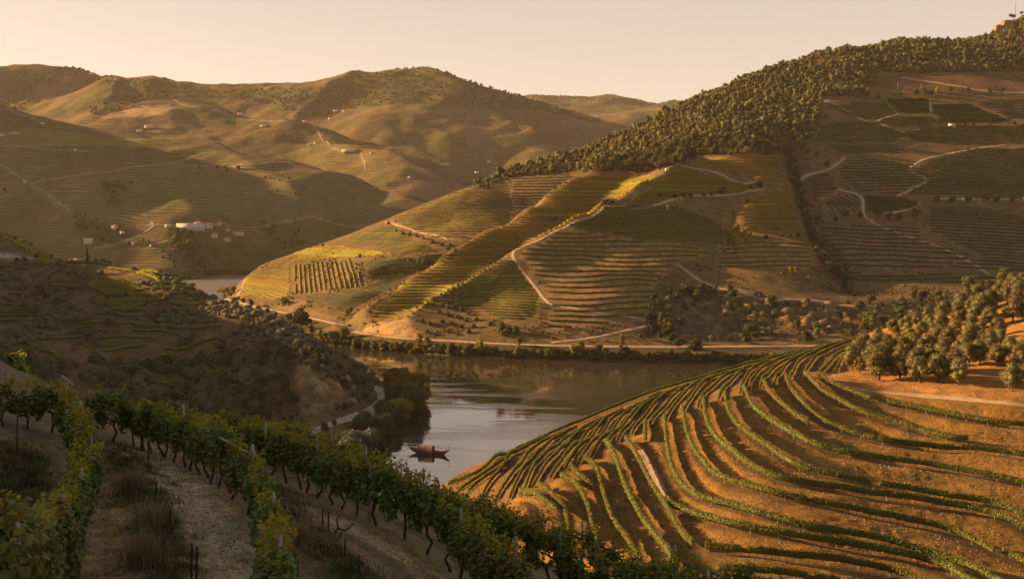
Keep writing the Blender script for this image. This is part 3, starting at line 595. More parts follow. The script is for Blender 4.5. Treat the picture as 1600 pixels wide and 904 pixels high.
def level_lines(F_, X, Y, mask, levels, minlen=6):
    """marching squares -> polylines, numpy segments then chained"""
    out = []
    m4 = mask[:-1, :-1] & mask[1:, :-1] & mask[:-1, 1:] & mask[1:, 1:]
    jj, ii = np.where(m4)
    if not len(jj): return out
    a = F_[jj, ii]; b = F_[jj, ii+1]; c = F_[jj+1, ii+1]; d = F_[jj+1, ii]
    nx = F_.shape[1]; lo = np.minimum(np.minimum(a, b), np.minimum(c, d)); hi = np.maximum(np.maximum(a, b), np.maximum(c, d))
    for lv in levels:
        k = np.where((lo < lv) & (hi >= lv))[0]
        if len(k) < 2: continue
        segs = {}; pos = {}
        for q in k:
            j, i = int(jj[q]), int(ii[q]); pts = []
            for (u, v, e, p0, p1) in ((a[q], b[q], (j, i, 0), (j, i), (j, i+1)), (b[q], c[q], (j, i+1, 1), (j, i+1), (j+1, i+1)), (d[q], c[q], (j+1, i, 0), (j+1, i), (j+1, i+1)), (a[q], d[q], (j, i, 1), (j, i), (j+1, i))):
                if (u < lv) != (v < lv):
                    t = (lv-u)/(v-u); pos[e] = (X[p0]*(1-t)+X[p1]*t, Y[p0]*(1-t)+Y[p1]*t); pts.append(e)
            if len(pts) >= 2:
                segs.setdefault(pts[0], []).append(pts[1]); segs.setdefault(pts[1], []).append(pts[0])
        seen = set()
        starts = [e for e in segs if len(segs[e]) == 1] + list(segs)
        for s0 in starts:
            if s0 in seen: continue
            ln = [s0]; seen.add(s0); cur = s0
            while True:
                nxt = [e for e in segs[cur] if e not in seen]
                if not nxt: break
                cur = nxt[0]; seen.add(cur); ln.append(cur)
            if len(ln) > 3:
                p = np.array([pos[e] for e in ln])
                if np.linalg.norm(np.diff(p, axis=0), axis=1).sum() >= minlen: out.append((lv, p))
    return out
ORD = ['first', 'second', 'third', 'fourth', 'fifth', 'sixth', 'seventh', 'eighth', 'ninth', 'tenth', 'eleventh', 'twelfth', 'thirteenth', 'fourteenth', 'fifteenth', 'sixteenth', 'seventeenth', 'eighteenth', 'nineteenth', 'twentieth', 'twenty-first', 'twenty-second', 'twenty-third', 'twenty-fourth', 'twenty-fifth', 'twenty-sixth', 'twenty-seventh', 'twenty-eighth', 'twenty-ninth', 'thirtieth']
def upto(n): return ORD[n]
def nth(i, n, a, b):
    """'third ... from the near end' counting from whichever end is closer"""
    j = min(i, n-1-i); end = a if i <= n-1-i else b
    return ('' if j == 0 else ORD[min(j, len(ORD)-1)]+' '), end, j == 0
# ================================================================== terraced hill on this bank
RR = {  # picture lines of the vine rows on the front of the hill: terrace number, points
 'i':(0,[(1278,584),(1294,597),(1327,610),(1360,623)]), 'i2':(0,[(1386,626),(1425,634),(1469,643),(1524,654),(1568,661),(1600,665),(1680,678)]),
 'h':(1,[(1257,582),(1278,604),(1316,628),(1349,645),(1403,661),(1447,674),(1486,685),(1513,687)]),
 'g':(2,[(1227,587),(1237,609),(1263,639),(1301,665),(1370,687),(1425,694),(1491,698),(1557,704),(1600,711),(1680,724)]),
 'f':(2.5,[(1193,596),(1203,613),(1226,635),(1261,661)]),
 'e':(3,[(1161,605),(1173,630),(1188,646),(1226,671),(1263,692),(1301,703),(1338,711),(1381,717),(1436,724),(1480,731),(1535,742),(1600,755),(1680,775)]),
 'd':(4,[(1132,615),(1139,645),(1162,673),(1197,697),(1234,723),(1285,740),(1361,756)]), 'd2':(4.4,[(1375,757),(1431,766),(1479,775),(1544,786),(1600,805),(1680,835)]),
 'c':(5,[(1099,624),(1103,654),(1117,682),(1150,711),(1187,737),(1220,750),(1291,759),(1361,771),(1431,779),(1487,788),(1544,801),(1600,823),(1680,858)]),
 'b':(6,[(1065,637),(1071,667),(1081,697),(1102,727),(1122,745),(1150,754),(1206,771),(1276,785),(1361,802),(1431,816),(1487,830),(1524,847),(1552,863)]), 'b2':(6,[(1566,863),(1600,880),(1660,905)]),
 'a':(7,[(1038,652),(1042,692),(1050,732),(1066,759),(1094,779),(1150,793),(1192,807),(1262,827),(1347,840),(1403,853),(1473,873),(1530,898),(1590,930)]),
 'k':(8,[(1033,782),(1066,798),(1108,811),(1150,822),(1220,835),(1291,846),(1347,854),(1403,866),(1459,879),(1501,900),(1550,930)]),
 'm':(8,[(977,686),(992,708),(1004,731),(1023,765),(1052,812),(1082,852)]),
 'z':(7.5,[(1008,660),(1008,686)]),
 'n':(9,[(946,691),(962,717),(978,765),(998,804),(1038,857),(1060,885)]),
 'o':(10,[(912,717),(933,734),(942,770),(956,812),(978,843),(1000,880)]),
 'p':(10.5,[(891,730),(925,762)]),
 'q':(11,[(876,744),(897,756),(914,781),(926,826),(935,850)]),
 'r':(12,[(841,760),(863,776),(880,796),(890,830)]), 's':(12.6,[(812,770),(849,782),(869,800)]),
 't':(9,[(1102,856),(1150,861),(1220,869),(1305,878),(1375,889),(1417,903),(1480,930)]), 'u':(10,[(1120,888),(1150,892),(1234,900),(1320,915)])}
LL = [[(717,765),(756,739),(793,714)],[(731,767),(767,739),(796,720)],[(753,776),(784,731),(812,702),(857,680)],[(776,779),(810,728),(840,694),(880,674)],[(796,779),(827,722),(860,688),(902,666)],[(815,772),(846,714),(880,686),(922,660)],
 [(832,760),(866,711),(897,680),(939,652)],[(860,745),(883,711),(917,674),(953,646)],[(883,731),(905,697),(939,660),(973,638)],[(903,722),(922,694),(953,657),(987,635)],[(922,714),(945,680),(970,652),(1004,626)],[(947,694),(976,660),(1004,629),(1032,612)],
 [(964,688),(992,649),(1018,624),(1046,610)],[(987,677),(1012,643),(1035,618),(1063,604)],[(1015,663),(1029,643),(1057,612),(1085,596)],[(1040,656),(1060,624),(1085,598),(1113,587)],[(1068,641),(1091,604),(1116,587),(1139,579)],[(1090,635),(1105,609),(1132,586),(1169,571)],
 [(1122,624),(1139,598),(1160,577),(1188,567)],[(1156,614),(1164,590),(1177,573),(1203,562)],[(1169,614),(1179,586),(1197,569),(1222,558),(1262,546)],[(1188,603),(1196,586),(1212,571),(1240,556),(1280,544)],[(1209,603),(1220,581),(1235,562),(1275,545),(1310,534)],
 [(1234,590),(1243,571),(1256,557),(1290,540),(1330,528)],[(1259,577),(1271,560),(1300,542),(1345,524)],[(1282,579),(1299,562),(1325,542),(1352,527)],[(1305,578),(1318,556),(1345,535)]]
RL = {}
gv = []
for k, (t, pts) in RR.items():
    p = np.array(pts, float); w, ok = pick(gR, p[:, 0], p[:, 1]+6, d0=140); w = w[ok]; RL[k] = smooth_line(w[:, :2], 1.0)
    q = RL[k][::6]; tt = np.full(len(q), t, float)
    if k == 'm': tt = t + 0.9*np.clip((np.arange(len(q))/len(q)-0.55)/0.45, 0, 1)
    if k in ('n', 'o'): tt = t + (0.5 if k == 'n' else .2)*np.clip((np.arange(len(q))/len(q)-0.6)/0.4, 0, 1)
    gv += [(a[0], a[1], b) for a, b in zip(q, tt)]
class SurfS(Surf): pass
SG = Surf(gv[::2], 0.02, 50.0)
G = SG(gR.X, gR.Y)
SX, SY = proj(gR.X, gR.Y, gR.Z)
front = [(p[0], p[1]-1) for p in NOSE[1:]] + [(1290,588),(1310,600),(1350,608),(1400,613),(1500,622),(1600,632),(1760,650),(1760,990),(700,990)]
# frame of the front in plan: points nearer than the nose crest
fm = in_poly(SX, SY, front) & (gR.Y < 345)
border = pickline(gR, [(p[0], p[1]+1) for p in NOSE[1:]], 3.0, d0=140)
bd = dist_to(gR.X, gR.Y, border, 12.0); bd[~np.isfinite(bd)] = 12
path_r = pickline(gR, [(1290,590),(1310,600),(1350,608),(1400,613),(1500,622),(1600,632),(1720,646)], 2.0, d0=140)
pd = dist_to(gR.X, gR.Y, path_r, 14.0); pd[~np.isfinite(pd)] = 14
gy_, gx_ = np.gradient(gR.Z, gR.d); ggy, ggx = np.gradient(G, gR.d)
dh = -(gx_*ggx+gy_*ggy)/(ggx**2+ggy**2+1e-6); dh = np.clip(dh, 0.6, 3.2)
for _ in range(12): dh = (dh+np.roll(dh, 4, 0)+np.roll(dh, -4, 0)+np.roll(dh, 4, 1)+np.roll(dh, -4, 1))/5
wobble = fbm(gR.X/9, gR.Y/9, 71, 3)*0.06
U = np.ceil(G-0.06+wobble*0)-(G-0.06); U = np.clip(U, 0, 1)          # 0 just above a row, 1 at the foot of the next row up
T = sstep(0.30, 0.92, U)**0.9 + (-0.06*np.exp(-((U-0.30)/0.1)**2))
fade = np.where(fm, sstep(0, 6, bd)*sstep(1.5, 6, pd), 0)
H0 = gR.Z.copy()
rill = np.abs(fbm(gR.X/2.3, gR.Y/2.3, 73, 3))*np.exp(-((U-0.62)/0.25)**2)*0.7
gR.Z = gR.Z + ((T-U)*dh*1.15 - rill*0.45)*fade + fbm(gR.X/6, gR.Y/6, 75, 4)*0.22
oliv = in_poly(SX, SY, [(1290,592),(1345,520),(1600,380),(1760,300),(1760,652),(1600,632),(1500,622),(1400,613),(1350,608)]) & ~fm
gR.Z = gR.Z + np.where(oliv, fbm(gR.X/11, gR.Y/11, 77, 4)*0.7, 0)
gR.Z = gR.Z - 0.15*np.exp(-(pd/1.6)**2)
_keep = gR.Z.copy()
edge_fade(gR, 26, -9)
# colours of the ground itself
one = np.ones(gR.X.shape+(1,)); C = lambda *c: one*np.array(c)
n1 = (fbm(gR.X/14, gR.Y/14, 81, 4)*.5+.5)[..., None]; n2 = (fbm(gR.X/3, gR.Y/3, 83, 4)*.5+.5)[..., None]
bank = C(.37,.195,.062)*(1-n1)+C(.48,.265,.082)*n1; bank = bank*(0.62+0.7*n2); grassy = sstep(.1, .5, fbm(gR.X/7, gR.Y/7, 87, 4))[..., None]*.45; bank = bank*(1-grassy)+C(.20,.165,.06)*grassy
bench = C(.30,.18,.085)*(0.75+0.5*n2)
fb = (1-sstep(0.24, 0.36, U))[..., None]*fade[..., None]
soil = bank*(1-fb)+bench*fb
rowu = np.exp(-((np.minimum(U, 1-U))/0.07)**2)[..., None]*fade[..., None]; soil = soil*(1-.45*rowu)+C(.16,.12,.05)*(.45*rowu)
# the far side of the nose: bands of turned earth and dry grass between the rows
Lw = [pickline(gR, [(a, b+4) for a, b in l], 1.5, d0=140, A=_keep) for l in LL]
Lw = [l for l in Lw if len(l) > 3]
side = (~fm & ~oliv & (gR.Y > 190))
band = vnoise(gR.X/2.2+gR.Y/40, gR.Y/40, 85)[..., None]
sidec = C(.17,.115,.075)*(1-band)+C(.34,.19,.075)*band; soil = np.where(side[..., None], sidec*(.75+.5*n2), soil)
olc = (C(.48,.225,.085)*(1-n1)+C(.58,.30,.115)*n1)*(.8+.4*n2); soil = np.where(oliv[..., None], olc, soil)
bk = np.minimum(1, np.maximum(0, 1-pd/2.2))[..., None]; soil = soil*(1-bk)+C(.55,.38,.22)*bk
GR_MAT = mat_ground('dry_terrace_soil', 1.6, 6.0, 1.0, 0.45)
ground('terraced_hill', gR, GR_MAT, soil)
ribbon('footpath', gR, path_r, 2.3, M['dirt_road'], 0.10)
tr2 = pickline(gR, [(1001,703),(1012,722),(1022,742),(1032,762),(1036,779)], 1.5, d0=140); ribbon('footpath', gR, tr2, 1.6, M['dirt_road'], 0.05)
_m = fm & (fade > .5) & (U > .3); _jj, _ii = np.where(_m); _rg = np.random.default_rng(6); _k = _rg.integers(0, len(_jj), 42000); _x = gR.xs[_ii[_k]]+_rg.uniform(-.3, .3, len(_k)); _y = gR.ys[_jj[_k]]+_rg.uniform(-.3, .3, len(_k))
_q = fbm(_x/3.5, _y/3.5, 88, 3) > -.12; _x, _y = _x[_q], _y[_q]; _b = Buf(); _b.add(*leaf_quads(_rg, np.column_stack([_x, _y, gR.at(_x, _y)+.06]), np.tile([[-.3, -.5, .6]], (len(_x), 1)), .13, .8)); tag(_b.build('terrace_grass', M['straw']), kind='stuff')
_m = oliv & (_keep > 30); _jj, _ii = np.where(_m); _k = _rg.integers(0, len(_jj), 9000); _x = gR.xs[_ii[_k]]; _y = gR.ys[_jj[_k]]; _b = Buf(); _b.add(*leaf_quads(_rg, np.column_stack([_x, _y, gR.at(_x, _y)+.06]), np.tile([[-.3, -.5, .6]], (len(_x), 1)), .15, .8)); tag(_b.build('grove_grass', M['straw']), kind='stuff')
# rows of vines on the terraces
stake = Buf(); stake.tube([(0, 0, -.3), (0, 0, 1.95)], [.05, .045], 5); ST = stake.mesh('post', M['postwood'])
FRT = 'vine rows trained along the orange terraces'
WORDS = {'i':'short row of vines just below the footpath end, topmost left terrace','i2':'vine row directly under the pale footpath, beyond the gap','h':'vine row two terraces below the olive footpath, ending halfway',
 'g':'long vine row on the third terrace below the olive footpath','f':'short vine row ending at a dark gap on the upper terraces, beside the hill nose','e':'long vine row on the fourth terrace under the olive footpath',
 'd':'curved vine row whose end stops mid slope above a double row','d2':'upper vine row of the closely paired rows at mid slope','c':'lower vine row of the closely paired rows at mid slope',
 'b':'long curving vine row under the paired rows, cut by a gap near its end','b2':'vine row stub past the gap at the lower end of a terrace','a':'long vine row sweeping from the nose to the bottom, upper of two merging rows',
 'k':'vine row branching off the steep row, lower of two merging rows','m':'steep vine row running straight down the nose beside the dirt track','z':'tiny upright vine row stub on the crest of the nose',
 'n':'steep vine row just left of the dirt track on the nose','o':'steep vine row second from the dirt track on the nose','p':'short vine row with a long shadow at the top of the nose','q':'vine row curving down beside the short shaded one',
 'r':'short vine row near the tip of the nose','s':'lowest short vine row at the very tip of the nose','t':'dark green vine row across the foot of the terraces','u':'lowest dark vine row peeping over the foreground vines'}
for k, ln in RL.items():
    rng = np.random.default_rng(len(k)*7+ord(k[0])); l3 = drape(gR, ln); mid_ = l3[len(l3)//2]
    t = thing('vine_row', mid_); tag(t, WORDS[k], 'vine row', FRT)
    l3 = l3-mid_; b = Buf(); hedge(b, smooth_line(l3, .6), .52, .74, 1.80, rng, .25, 6, 115, .16, True, 1.7, .025); b.build('foliage', M['vine_row'], t)
    s = Buf(); q = smooth_line(l3, 1.25)
    for p in q: s.tube([(p[0], p[1], p[2]-.1), (p[0]+rng.uniform(-.1, .1), p[1]+rng.uniform(-.1, .1), p[2]+.45), (p[0], p[1], p[2]+.95)], [.05, .04, .035], 4, False)
    tag(s.build('trunks', M['vine_bark'], t), kind='stuff')
    q = smooth_line(l3, 5.0)
    for p in q[:100]: link_mesh('post', ST, t, tuple(p))
cnt = 0
for i, ln in enumerate(Lw + [pickline(gR, [(a[0], a[1]+3) for a in SKYL[1:14]], 1.5, d0=140, A=_keep)]):
    if len(ln) < 4: continue
    rng = np.random.default_rng(500+i); l3 = drape(gR, ln); mid_ = l3[len(l3)//2]
    t = thing('vine_row', mid_); last = i == len(Lw)
    tag(t, 'long vine row following the edge of the hill against the river' if last else f'{upto(i)} sloping vine row from the river end, beyond the nose of the terraced hill', 'vine row', 'sloping vine rows beyond the nose')
    b = Buf(); hedge(b, smooth_line(l3-mid_, .8), .36, .3, 1.2, rng, .25, 6, 60, .14, True, 1.7, .02); b.build('foliage', M['vine_row'], t)
    s = Buf()
    for p in smooth_line(l3-mid_, 1.6): s.tube([(p[0], p[1], p[2]-.1), (p[0], p[1], p[2]+.6)], [.05, .04], 4, False)
    tag(s.build('trunks', M['vine_bark'], t), kind='stuff')
# olive grove
OV = [make_tree(900+i, 5.6, 5.7, .17, 18, 125, .145, 'olive', 'round', 4, .030) for i in range(5)]
OL = [(530,710,150),(575,735,100),(690,775,210),(825,780,150),(950,790,150),(1060,790,180),(1190,805,160),(1530,845,165),(800,585,100),(907,618,130),(990,640,150),(1105,645,130),(1215,645,130),(1320,680,150),(1430,690,130),(1515,645,140),(600,600,110),(690,560,100),(750,600,110),(960,510,95),(1050,560,110),(1170,510,100),(1265,470,90),(1330,475,85),(1430,500,110),(1335,540,85),(1455,560,100),(860,495,115),(790,505,110),(930,450,95),(1010,475,110),(1080,470,110),(1190,440,130),(1000,385,75),(1100,405,120),(1200,355,125),(1335,395,150),(1390,380,115),(1530,410,150),(1430,310,125),(1500,300,130),(1560,300,130),(1592,400,120),(1320,290,110),(1240,318,95),(1560,235,105),(1450,240,85),(1592,190,85),(1500,235,90),(640,680,120),(880,560,110),(1380,330,110),(1280,360,110),(900,425,90),(1640,640,150),(1680,520,140),(1650,300,130),(1720,420,140),(1660,800,150)]
_ro = random.Random(3)
for _ in range(900):
    _x, _y = _ro.uniform(560, 1600), _ro.uniform(170, 760)
    if _y < 690-(_x-520)*.50 or (_x > 1180 and _y > 400 and _ro.random() < .6) or (_x > 1400 and 330 < _y < 640) or _y > 740: continue
    _hs = 85+.08*_y
    if all(math.hypot(_x-a, (_y-_hs*.45-(b-c*.45))*1.25) > (64 if _y > 560 else 55) for a, b, c in OL): OL.append((_x, _y, _hs))
    if len(OL) > 96: break
print('olives', len(OL))
OLAB = {2:'largest olive tree, dark and bushy to the ground, near the start of the footpath',7:'lone olive tree with a bent trunk standing nearest the footpath by the bare slope',6:'olive tree with a clear straight trunk above the footpath, last of the front rank',38:'tall olive tree on the bare orange clearing high in the grove',36:'olive tree leaning over its shadow beside the clearing',1:'small olive tree at the low edge of the grove by the vine rows'}
sy = np.array([p[1] for p in SKYL]); sx = np.array([p[0] for p in SKYL]); sD = np.array([p[2] for p in SKYL])
BANDS = [(760, 990, 'front rank beside the footpath'), (630, 760, 'second rank above the footpath'), (520, 630, 'middle of the grove'), (420, 520, 'upper half of the grove'), (330, 420, 'rank below the hill crest'), (0, 330, 'topmost rank against the dark hillside')]
for _i, (zx, zy, hh) in enumerate(OL):
    if _i in OLAB: continue
    _b = [q for q in BANDS if q[0] <= zy < q[1]][0]; _m = sorted([j for j, q in enumerate(OL) if _b[0] <= q[1] < _b[1] and q[0] < 1610], key=lambda j: OL[j][0])
    if _i in _m: _o, _e, _z = nth(_m.index(_i), len(_m), 'left', 'right'); OLAB[_i] = f"silvery olive tree, {_e}most of the {_b[2]}" if _z else f"silvery olive tree, {_o}from the {_e} in the {_b[2]}"
for i, (zx, zy, hh) in enumerate(OL):
    px, py = 1200+zx/4, 400+zy/4; w, ok = pick(gR, [px], [py], d0=140)
    if ok[0] and w[0, 1] < 445: x, y, z = w[0]
    else: x, y, z = P(px, py, float(np.interp(px, sx, sD))-6); z = float(gR.at(x, y))
    h = hh/4*1.08*y/F; s = h/5.6
    place('olive_tree', OV[i % 5], (x, y, z-.05), i*1.7, (s, s, s*1.0), OLAB.get(i, 'silvery green olive tree on the orange slope of the grove' if zy > 480 else 'silvery green olive tree high in the grove near the hill crest'), 'olive tree', 'olive trees in the grove' if i in OLAB or zy > 480 else 'olive trees along the top of the grove')
print('right hill', round(time.time()-T00, 1))
# ================================================================== what can be seen of a set of grids from the camera
class Vis:
    def __init__(s, grids, px0=-60, px1=1660, n=1000, dmax=8000):
        s.px = np.linspace(px0, px1, n); s.u = (s.px-800)/F/CP; s.D = 12*(dmax/12)**np.linspace(0, 1, 2400)
        X = s.u[:, None]*s.D[None]; Y = np.broadcast_to(s.D[None], X.shape); H = np.full(X.shape, -5.0)
        for g in grids:
            m = g.inside(X, Y); h = g.at(X, Y); H = np.where(m, np.maximum(H, h), H)
        s.H = H; e = (H-CAMZ)/Y; s.R = np.maximum.accumulate(e, 1)
    def ok(s, x, y, z, eps=0.0008):
        px = np.asarray(x)/np.asarray(y); i = np.clip(np.round((px-s.u[0])/(s.u[1]-s.u[0])).astype(int), 0, len(s.u)-1)
        j = np.clip(np.searchsorted(s.D, np.asarray(y)-2.0)-1, 0, len(s.D)-1)
        return ((np.asarray(z)-CAMZ)/np.asarray(y) >= s.R[i, j]-eps) & (np.abs(px-s.u[i]) < 0.003)
def patch_mask(g, poly, vis, SXY, lift=0.5):
    m = in_poly(SXY[0], SXY[1], poly)
    k = np.where(m.ravel())[0]; v = vis.ok(g.X.ravel()[k], g.Y.ravel()[k], g.Z.ravel()[k]+lift, 0.002); m.ravel()[k[~v]] = False
    return m
def sub(g, m, pad=2):
    jj, ii = np.where(m); return slice(max(0, jj.min()-pad), jj.max()+pad+1), slice(max(0, ii.min()-pad), ii.max()+pad+1)

def scatter(g, mask, sp, seed, jit=.5):
    rng = np.random.default_rng(seed); jj, ii = np.where(mask); x0, x1 = g.xs[ii.min()], g.xs[ii.max()]; y0, y1 = g.ys[jj.min()], g.ys[jj.max()]
    X, Y = np.meshgrid(np.arange(x0, x1, sp), np.arange(y0, y1, sp)); X = X+rng.uniform(-jit, jit, X.shape)*sp; Y = Y+rng.uniform(-jit, jit, Y.shape)*sp; X = X.ravel(); Y = Y.ravel()
    i = np.clip(np.round((X-g.xs[0])/g.d).astype(int), 0, len(g.xs)-1); j = np.clip(np.round((Y-g.ys[0])/g.d).astype(int), 0, len(g.ys)-1)
    k = mask[j, i]; return np.column_stack([X[k], Y[k], g.at(X[k], Y[k])])
# ================================================================== hill across the river
vM = Vis([gM, gR, gL]); SM = proj(gM.X, gM.Y, gM.Z); SM = (SM[0]+fbm(gM.X/14, gM.Y/14, 141, 3)*5, SM[1]+fbm(gM.X/14, gM.Y/14, 147, 3)*3)
NM = gM.X.shape; oneM = np.ones(NM+(1,)); CM = lambda *c: oneM*np.array(c)
m1 = (fbm(gM.X/60, gM.Y/60, 91, 4)*.5+.5)[..., None]; m2 = (fbm(gM.X/12, gM.Y/12, 92, 4)*.5+.5)[..., None]
covered = np.zeros(gM.X.shape, bool)
soilM = (CM(.165,.115,.060)*(1-m1)+CM(.235,.160,.085)*m1)*(.8+.4*m2)
# name: polygon in the picture, spacing (m in height), tilt of the rows, size of hedge, leaf, soil, label
PM = [
 ('tip', [(370,464),(384,432),(425,410),(454,410),(455,462),(425,470)], 1.35, (0,0), 1.5, 'vine_gold', (.26,.17,.07), 'golden vine row on the river tip of the far hill'),
 ('green', [(430,409),(480,388),(535,382),(590,390),(625,399),(560,403),(515,406),(455,412)], .95, (0,0), 1.4, 'vine_gold', (.20,.16,.05), 'bright green vine row on the shoulder above upright rows'),
 ('dark', [(458,466),(540,487),(590,464),(640,430),(705,403),(728,393),(650,401),(568,409),(573,436),(592,442),(530,455)], 1.1, (.02,0), 1.7, 'vine_dark', (.15,.10,.055), 'dark green vine row in the shaded hollow by upright rows'),
 ('knee', [(525,380),(600,349),(628,357),(648,376),(700,395),(620,398),(585,389)], 1.6, (0,0), 1.3, 'vine_far', (.25,.145,.075), 'thin vine row on the brown knee below the ridge path'),
 ('upper', [(606,345),(700,305),(760,287),(800,276),(800,345),(720,378),(682,374),(640,358)], 2.3, (0,.01), 1.7, 'vine_far', (.28,.18,.09), 'vine row on the upper left flank under the skyline'),
 ('brow', [(800,276),(880,271),(903,275),(862,304),(800,343)], 4.6, (.01,.02), 2.3, 'vine_dark', (.21,.135,.085), 'widely spaced dark vine row on the brown upper flank'),
 ('spur', [(568,500),(605,466),(640,436),(700,397),(820,331),(893,282),(930,272),(1000,275),(985,300),(960,318),(905,345),(850,370),(800,395),(740,432),(700,462),(640,500),(600,503)], 1.9, (0,0), 1.7, 'vine_gold', (.27,.175,.075), 'yellow green vine row running over the sunlit spur'),
 ('dome', [(1000,301),(1050,266),(1072,263),(1180,291),(1190,298),(1110,304),(1000,319),(960,325)], 1.3, (0,0), 1.4, 'vine_gold', (.24,.18,.06), 'fine green vine row on the rounded top below the wood'),
 ('saddle', [(905,284),(935,273),(1000,276),(1045,266),(985,303),(950,306)], 1.4, (.02,-.01), 1.4, 'vine_gold', (.22,.17,.06), 'fine green vine row in the saddle under the wood'),
 ('crown', [(1074,257),(1100,246),(1217,241),(1226,290),(1192,287),(1130,271)], 1.9, (0,0), 1.5, 'vine_gold', (.31,.19,.085), 'golden vine row on the high shoulder between path and wood'),
 ('nose', [(620,500),(700,453),(800,395),(812,420),(845,462),(835,500),(790,507),(740,482),(690,472),(650,492)], 1.5, (0,0), 1.7, 'vine_far', (.24,.16,.07), 'vine row on the lower nose left of the ridge path'),
 ('sidegreen', [(825,462),(848,470),(832,508),(808,508)], 1.2, (0,0), 1.9, 'vine_gold', (.2,.15,.05), 'bright vine row in the block beside the zigzag path'),
 ('slope', [(880,356),(950,322),(1000,319),(1060,322),(1132,350),(1130,380),(1080,381),(1000,373),(940,364)], 1.7, (0,0), 1.7, 'vine_far', (.21,.14,.07), 'dark vine row on the broad slope under the path'),
 ('bare', [(812,396),(880,357),(1000,375),(1085,383),(1112,396),(1062,412),(1030,440),(1010,500),(850,515),(862,475)], 4.3, (.012,.01), 2.1, 'vine_far', (.34,.205,.12), 'green vine row crossing the bare tan slope'),
 ('strip', [(1192,296),(1226,296),(1258,366),(1190,370),(1152,352),(1162,326)], 1.7, (0,0), 1.6, 'vine_gold', (.30,.19,.085), 'yellow vine row on the narrow strip beside the tree line'),
 ('foot', [(1120,374),(1262,376),(1268,420),(1120,422)], 4.2, (0,0), 1.9, 'vine_far', (.29,.18,.105), 'sparse vine row at the foot of the lit strip'),
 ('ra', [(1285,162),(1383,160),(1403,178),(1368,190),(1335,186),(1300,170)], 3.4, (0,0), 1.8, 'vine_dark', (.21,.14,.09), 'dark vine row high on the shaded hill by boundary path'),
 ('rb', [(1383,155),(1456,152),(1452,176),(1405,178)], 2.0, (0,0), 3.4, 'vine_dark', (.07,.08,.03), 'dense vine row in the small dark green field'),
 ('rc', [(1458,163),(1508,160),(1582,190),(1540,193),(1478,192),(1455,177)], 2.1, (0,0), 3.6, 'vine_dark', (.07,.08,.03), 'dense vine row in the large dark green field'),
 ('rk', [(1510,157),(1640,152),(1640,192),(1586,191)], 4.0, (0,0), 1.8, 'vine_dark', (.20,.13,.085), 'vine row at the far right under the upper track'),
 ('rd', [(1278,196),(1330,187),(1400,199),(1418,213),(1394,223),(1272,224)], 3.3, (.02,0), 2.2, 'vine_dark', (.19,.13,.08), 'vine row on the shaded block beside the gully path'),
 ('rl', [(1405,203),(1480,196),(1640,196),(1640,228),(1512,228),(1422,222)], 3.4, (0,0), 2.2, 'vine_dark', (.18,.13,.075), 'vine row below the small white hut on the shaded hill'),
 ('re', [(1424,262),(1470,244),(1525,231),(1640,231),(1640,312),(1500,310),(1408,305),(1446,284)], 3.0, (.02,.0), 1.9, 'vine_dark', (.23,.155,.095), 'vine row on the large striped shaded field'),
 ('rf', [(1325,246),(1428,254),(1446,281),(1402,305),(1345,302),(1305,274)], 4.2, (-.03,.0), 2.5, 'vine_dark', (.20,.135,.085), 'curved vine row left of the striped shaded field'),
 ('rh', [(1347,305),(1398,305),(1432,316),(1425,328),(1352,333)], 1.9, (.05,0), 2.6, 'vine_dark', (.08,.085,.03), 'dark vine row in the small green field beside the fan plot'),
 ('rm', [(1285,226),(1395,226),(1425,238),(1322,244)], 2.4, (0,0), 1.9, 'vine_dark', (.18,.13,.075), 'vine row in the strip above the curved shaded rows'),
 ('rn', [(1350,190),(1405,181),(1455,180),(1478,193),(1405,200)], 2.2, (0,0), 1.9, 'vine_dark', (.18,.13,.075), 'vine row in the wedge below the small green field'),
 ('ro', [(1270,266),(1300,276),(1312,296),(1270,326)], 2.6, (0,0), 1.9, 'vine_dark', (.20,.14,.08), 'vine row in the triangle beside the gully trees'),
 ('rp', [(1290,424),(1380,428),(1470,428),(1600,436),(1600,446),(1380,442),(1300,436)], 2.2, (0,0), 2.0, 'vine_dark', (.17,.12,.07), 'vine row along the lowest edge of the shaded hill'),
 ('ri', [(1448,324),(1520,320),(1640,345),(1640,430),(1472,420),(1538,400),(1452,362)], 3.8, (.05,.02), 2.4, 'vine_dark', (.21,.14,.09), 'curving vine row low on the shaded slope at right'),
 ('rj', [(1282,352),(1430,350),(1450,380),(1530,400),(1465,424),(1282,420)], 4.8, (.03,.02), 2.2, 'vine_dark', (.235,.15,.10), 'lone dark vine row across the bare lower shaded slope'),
]
rowsM = []
for (nm, poly, dz, tilt, w, mt, sc_, lab) in PM:
    m = patch_mask(gM, poly, vM, SM)
    if m.sum() < 10: print('empty patch', nm); continue
    covered |= m
    a, b = sub(gM, m); X, Y, Z, mm = gM.X[a, b], gM.Y[a, b], gM.Z[a, b], m[a, b]
    fld = Z + tilt[0]*X + tilt[1]*Y + fbm(X/45, Y/45, 95, 2)*dz*.5
    # terraces: step the ground between the rows
    dz = dz*(1.12 if dz < 3 else .85)
    fr = (fld/dz) % 1.0; stp = np.where(mm, (sstep(.25, .85, fr)-fr)*dz*(.75 if dz < 3 else .5), 0)
    col = np.array(sc_)[None, None]*(.78+.45*m2[a, b]); grass = (1-sstep(.1, .35, fr)+sstep(.8, 1, fr))[..., None]*.35
    col = col*(1-grass)+np.array([.10,.10,.035])*grass
    soilM[a, b] = np.where(mm[..., None], col, soilM[a, b]); 
    lv = np.arange(math.floor(fld[mm].min()/dz)*dz, fld[mm].max(), dz)
    for (l_, p) in level_lines(fld, X, Y, mm, lv, 14): rowsM.append((nm, p, w, mt, lab))
    Z += stp
